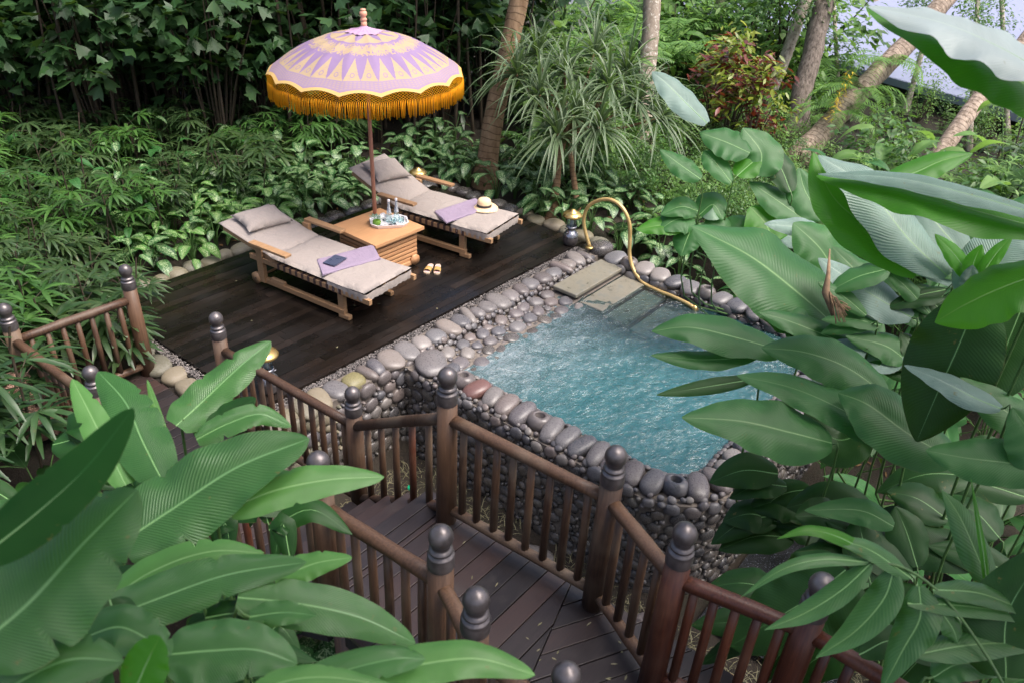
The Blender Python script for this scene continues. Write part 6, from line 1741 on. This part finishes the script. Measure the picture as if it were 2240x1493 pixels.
LC = plant('heliconia at the bottom left with overlapping light and dark green leaves', 'plant', (-3.1, -4.1, -1.1), 'heliconia')
hero(LC, [(225, 1318), (340, 1245), (460, 1205), (577, 1208)], 73, 2.6, 2.7, BL_, 0, 'b')
hero(LC, [(190, 1370), (340, 1310), (500, 1255), (670, 1228)], 111, 2.4, 2.6, BN, 0, 'b', 0, .12, .22)
hero(LC, [(600, 1262), (650, 1245), (700, 1228), (770, 1218)], 63, 2.7, 2.75, BL_, 0, 'b')
hero(LC, [(520, 1305), (660, 1320), (790, 1350), (908, 1405)], 104, 2.5, 2.6, BN, 0, 'b', 0, .12, .25)
hero(LC, [(545, 1348), (620, 1338), (692, 1345)], 56, 2.45, 2.45, BN, 0, 'b')
hero(LC, [(450, 1350), (520, 1340), (590, 1360)], 60, 2.5, 2.5, D_, 0, 'b')
hero(LC, [(370, 1430), (460, 1422), (560, 1420), (650, 1450)], 141, 2.3, 2.35, BN, 0, 'b')
hero(LC, [(180, 1395), (260, 1370), (330, 1400), (375, 1430)], 103, 2.2, 2.2, BN, 0, 'b')
hero(LC, [(290, 1520), (320, 1450), (350, 1390)], 100, 1.9, 1.9, B_, 0, 'b')
hero(LC, [(240, 1310), (250, 1360), (200, 1390)], 90, 2.35, 2.3, D_, 0, 'b')
hero(LC, [(120, 1300), (160, 1350), (190, 1400)], 37, 2.1, 2.1, BL_, 0, 'b')
LD = plant('heliconia at the bottom edge with a bright leaf across the foot of the railing post', 'plant', (-3.0, -4.7, -1.1), 'heliconia')
hero(LD, [(830, 1475), (930, 1450), (1050, 1440), (1170, 1475)], 90, 2.2, 2.3, BL_, 0, 'b')
hero(LD, [(640, 1520), (740, 1470), (860, 1440), (930, 1440)], 81, 2.1, 2.2, BN, 0, 'b')
hero(LD, [(540, 1530), (620, 1490), (720, 1480), (860, 1500)], 60, 2.0, 2.1, BL_, 0, 'b')
rg = random.Random(88)
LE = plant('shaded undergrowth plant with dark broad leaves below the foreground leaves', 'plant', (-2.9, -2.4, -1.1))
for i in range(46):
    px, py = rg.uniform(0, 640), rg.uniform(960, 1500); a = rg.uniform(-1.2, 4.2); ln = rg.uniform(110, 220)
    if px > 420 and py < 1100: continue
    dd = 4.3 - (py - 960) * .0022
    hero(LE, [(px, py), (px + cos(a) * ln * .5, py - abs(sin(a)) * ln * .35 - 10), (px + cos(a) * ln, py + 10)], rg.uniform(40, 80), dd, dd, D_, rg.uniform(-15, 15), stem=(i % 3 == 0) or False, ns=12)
# undergrowth below and beyond: smaller broad leaf plants on the low ground
for x, y in scatter(30, .95, 8.0, -9.0, -4.15, .62, lambda x, y: not (x < 2.3 and y > -5.0)):
    leafy('broad_leaf_plant', gz(x, y), 'broad leaf plant filling the low bed right of the pool', 'plant', 'broad leaf plants right of the pool', CLF if pr.random() < .55 else CLD, pr.randint(10, 14), pr.uniform(.8, 1.5), pr.uniform(.45, .65), narrow=.8)
for x, y in scatter(20, 4.9, 8.5, -5.2, -2.2, .5):
    leafy('broad_leaf_plant', gz(x, y), 'broad leaf plant behind the far right corner of the pool', 'plant', 'broad leaf plants behind the pool corner', CLF if pr.random() < .6 else CLD, pr.randint(9, 13), pr.uniform(.7, 1.2), pr.uniform(.40, .6), narrow=.8)
for x, y in scatter(16, -4.4, -2.4, -4.2, .2, .5):
    leafy('broad_leaf_plant', gz(x, y), 'dark broad leaf plant on the low ground left of the walkway', 'plant', 'broad leaf plants left of the walkway', CLD, pr.randint(8, 12), pr.uniform(.6, 1.1), pr.uniform(.40, .55), narrow=.8)


for i in range(12):
    px, py = rg.uniform(1690, 1900), rg.uniform(1010, 1230); a = rg.uniform(2.4, 3.8); ln = rg.uniform(110, 170)
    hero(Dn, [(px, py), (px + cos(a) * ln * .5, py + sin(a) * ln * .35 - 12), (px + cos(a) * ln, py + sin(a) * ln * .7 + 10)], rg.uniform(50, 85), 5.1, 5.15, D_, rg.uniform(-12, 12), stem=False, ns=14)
# ---- unseen trees added out of view; crowns set sunward to shade the nearest plants
for (bx, by), pxy, dd, tt, sc_, lb in [((-9.5, -1.5), (20, 1330), 1.9, 4.2, .50, 'added unseen tree left of the viewpoint, its crown shading the foreground leaves'), ((2.6, -11.5), (2150, 1330), 3.3, 4.6, .62, 'added unseen tree right of the viewpoint, its crown shading the ginger leaves')]:
    c_ = Q(*pxy, dd) + sdir * tt
    t = tree('shade_tree', lb, 'tree', [(bx, by, -1.1), ((bx * 2 + c_.x) / 3, (by * 2 + c_.y) / 3, 3.4), (c_.x, c_.y, c_.z - .6)], (.2, .10), M['dark_bark'], [CRD[0], CRD[1]], None, cs=sc_)

# dried brown flower stalk hanging among the big leaves right of the pool
pS = Q(1812, 600, 5.15); t = thing('dried_flower_stalk', 'dried brown palm flower stalk with drooping strands between the large leaves', 'flower stalk', pS)
MB().tube([tuple(Q(1815, 545, 5.2) - pS), (0, 0, 0), tuple(Q(1806, 640, 5.15) - pS), tuple(Q(1822, 690, 5.15) - pS)], [.004, .014, .026, .012], 8).build('sheath', M['dry'], t)
mb = MB(); rg2 = random.Random(4)
for i in range(30):
    a = Q(1808 + i * .6, 625 + i * 1.6, 5.15) - pS; b = Q(1822 + i * 1.3 + rg2.uniform(-4, 4), 690 + rg2.uniform(-25, 22), 5.12) - pS
    mb.tube([tuple(a), tuple((a + b) / 2 + Vector((0, 0, .02))), tuple(b)], .0035, 4)
mb.build('strands', M['dry'], t)['kind'] = 'stuff'
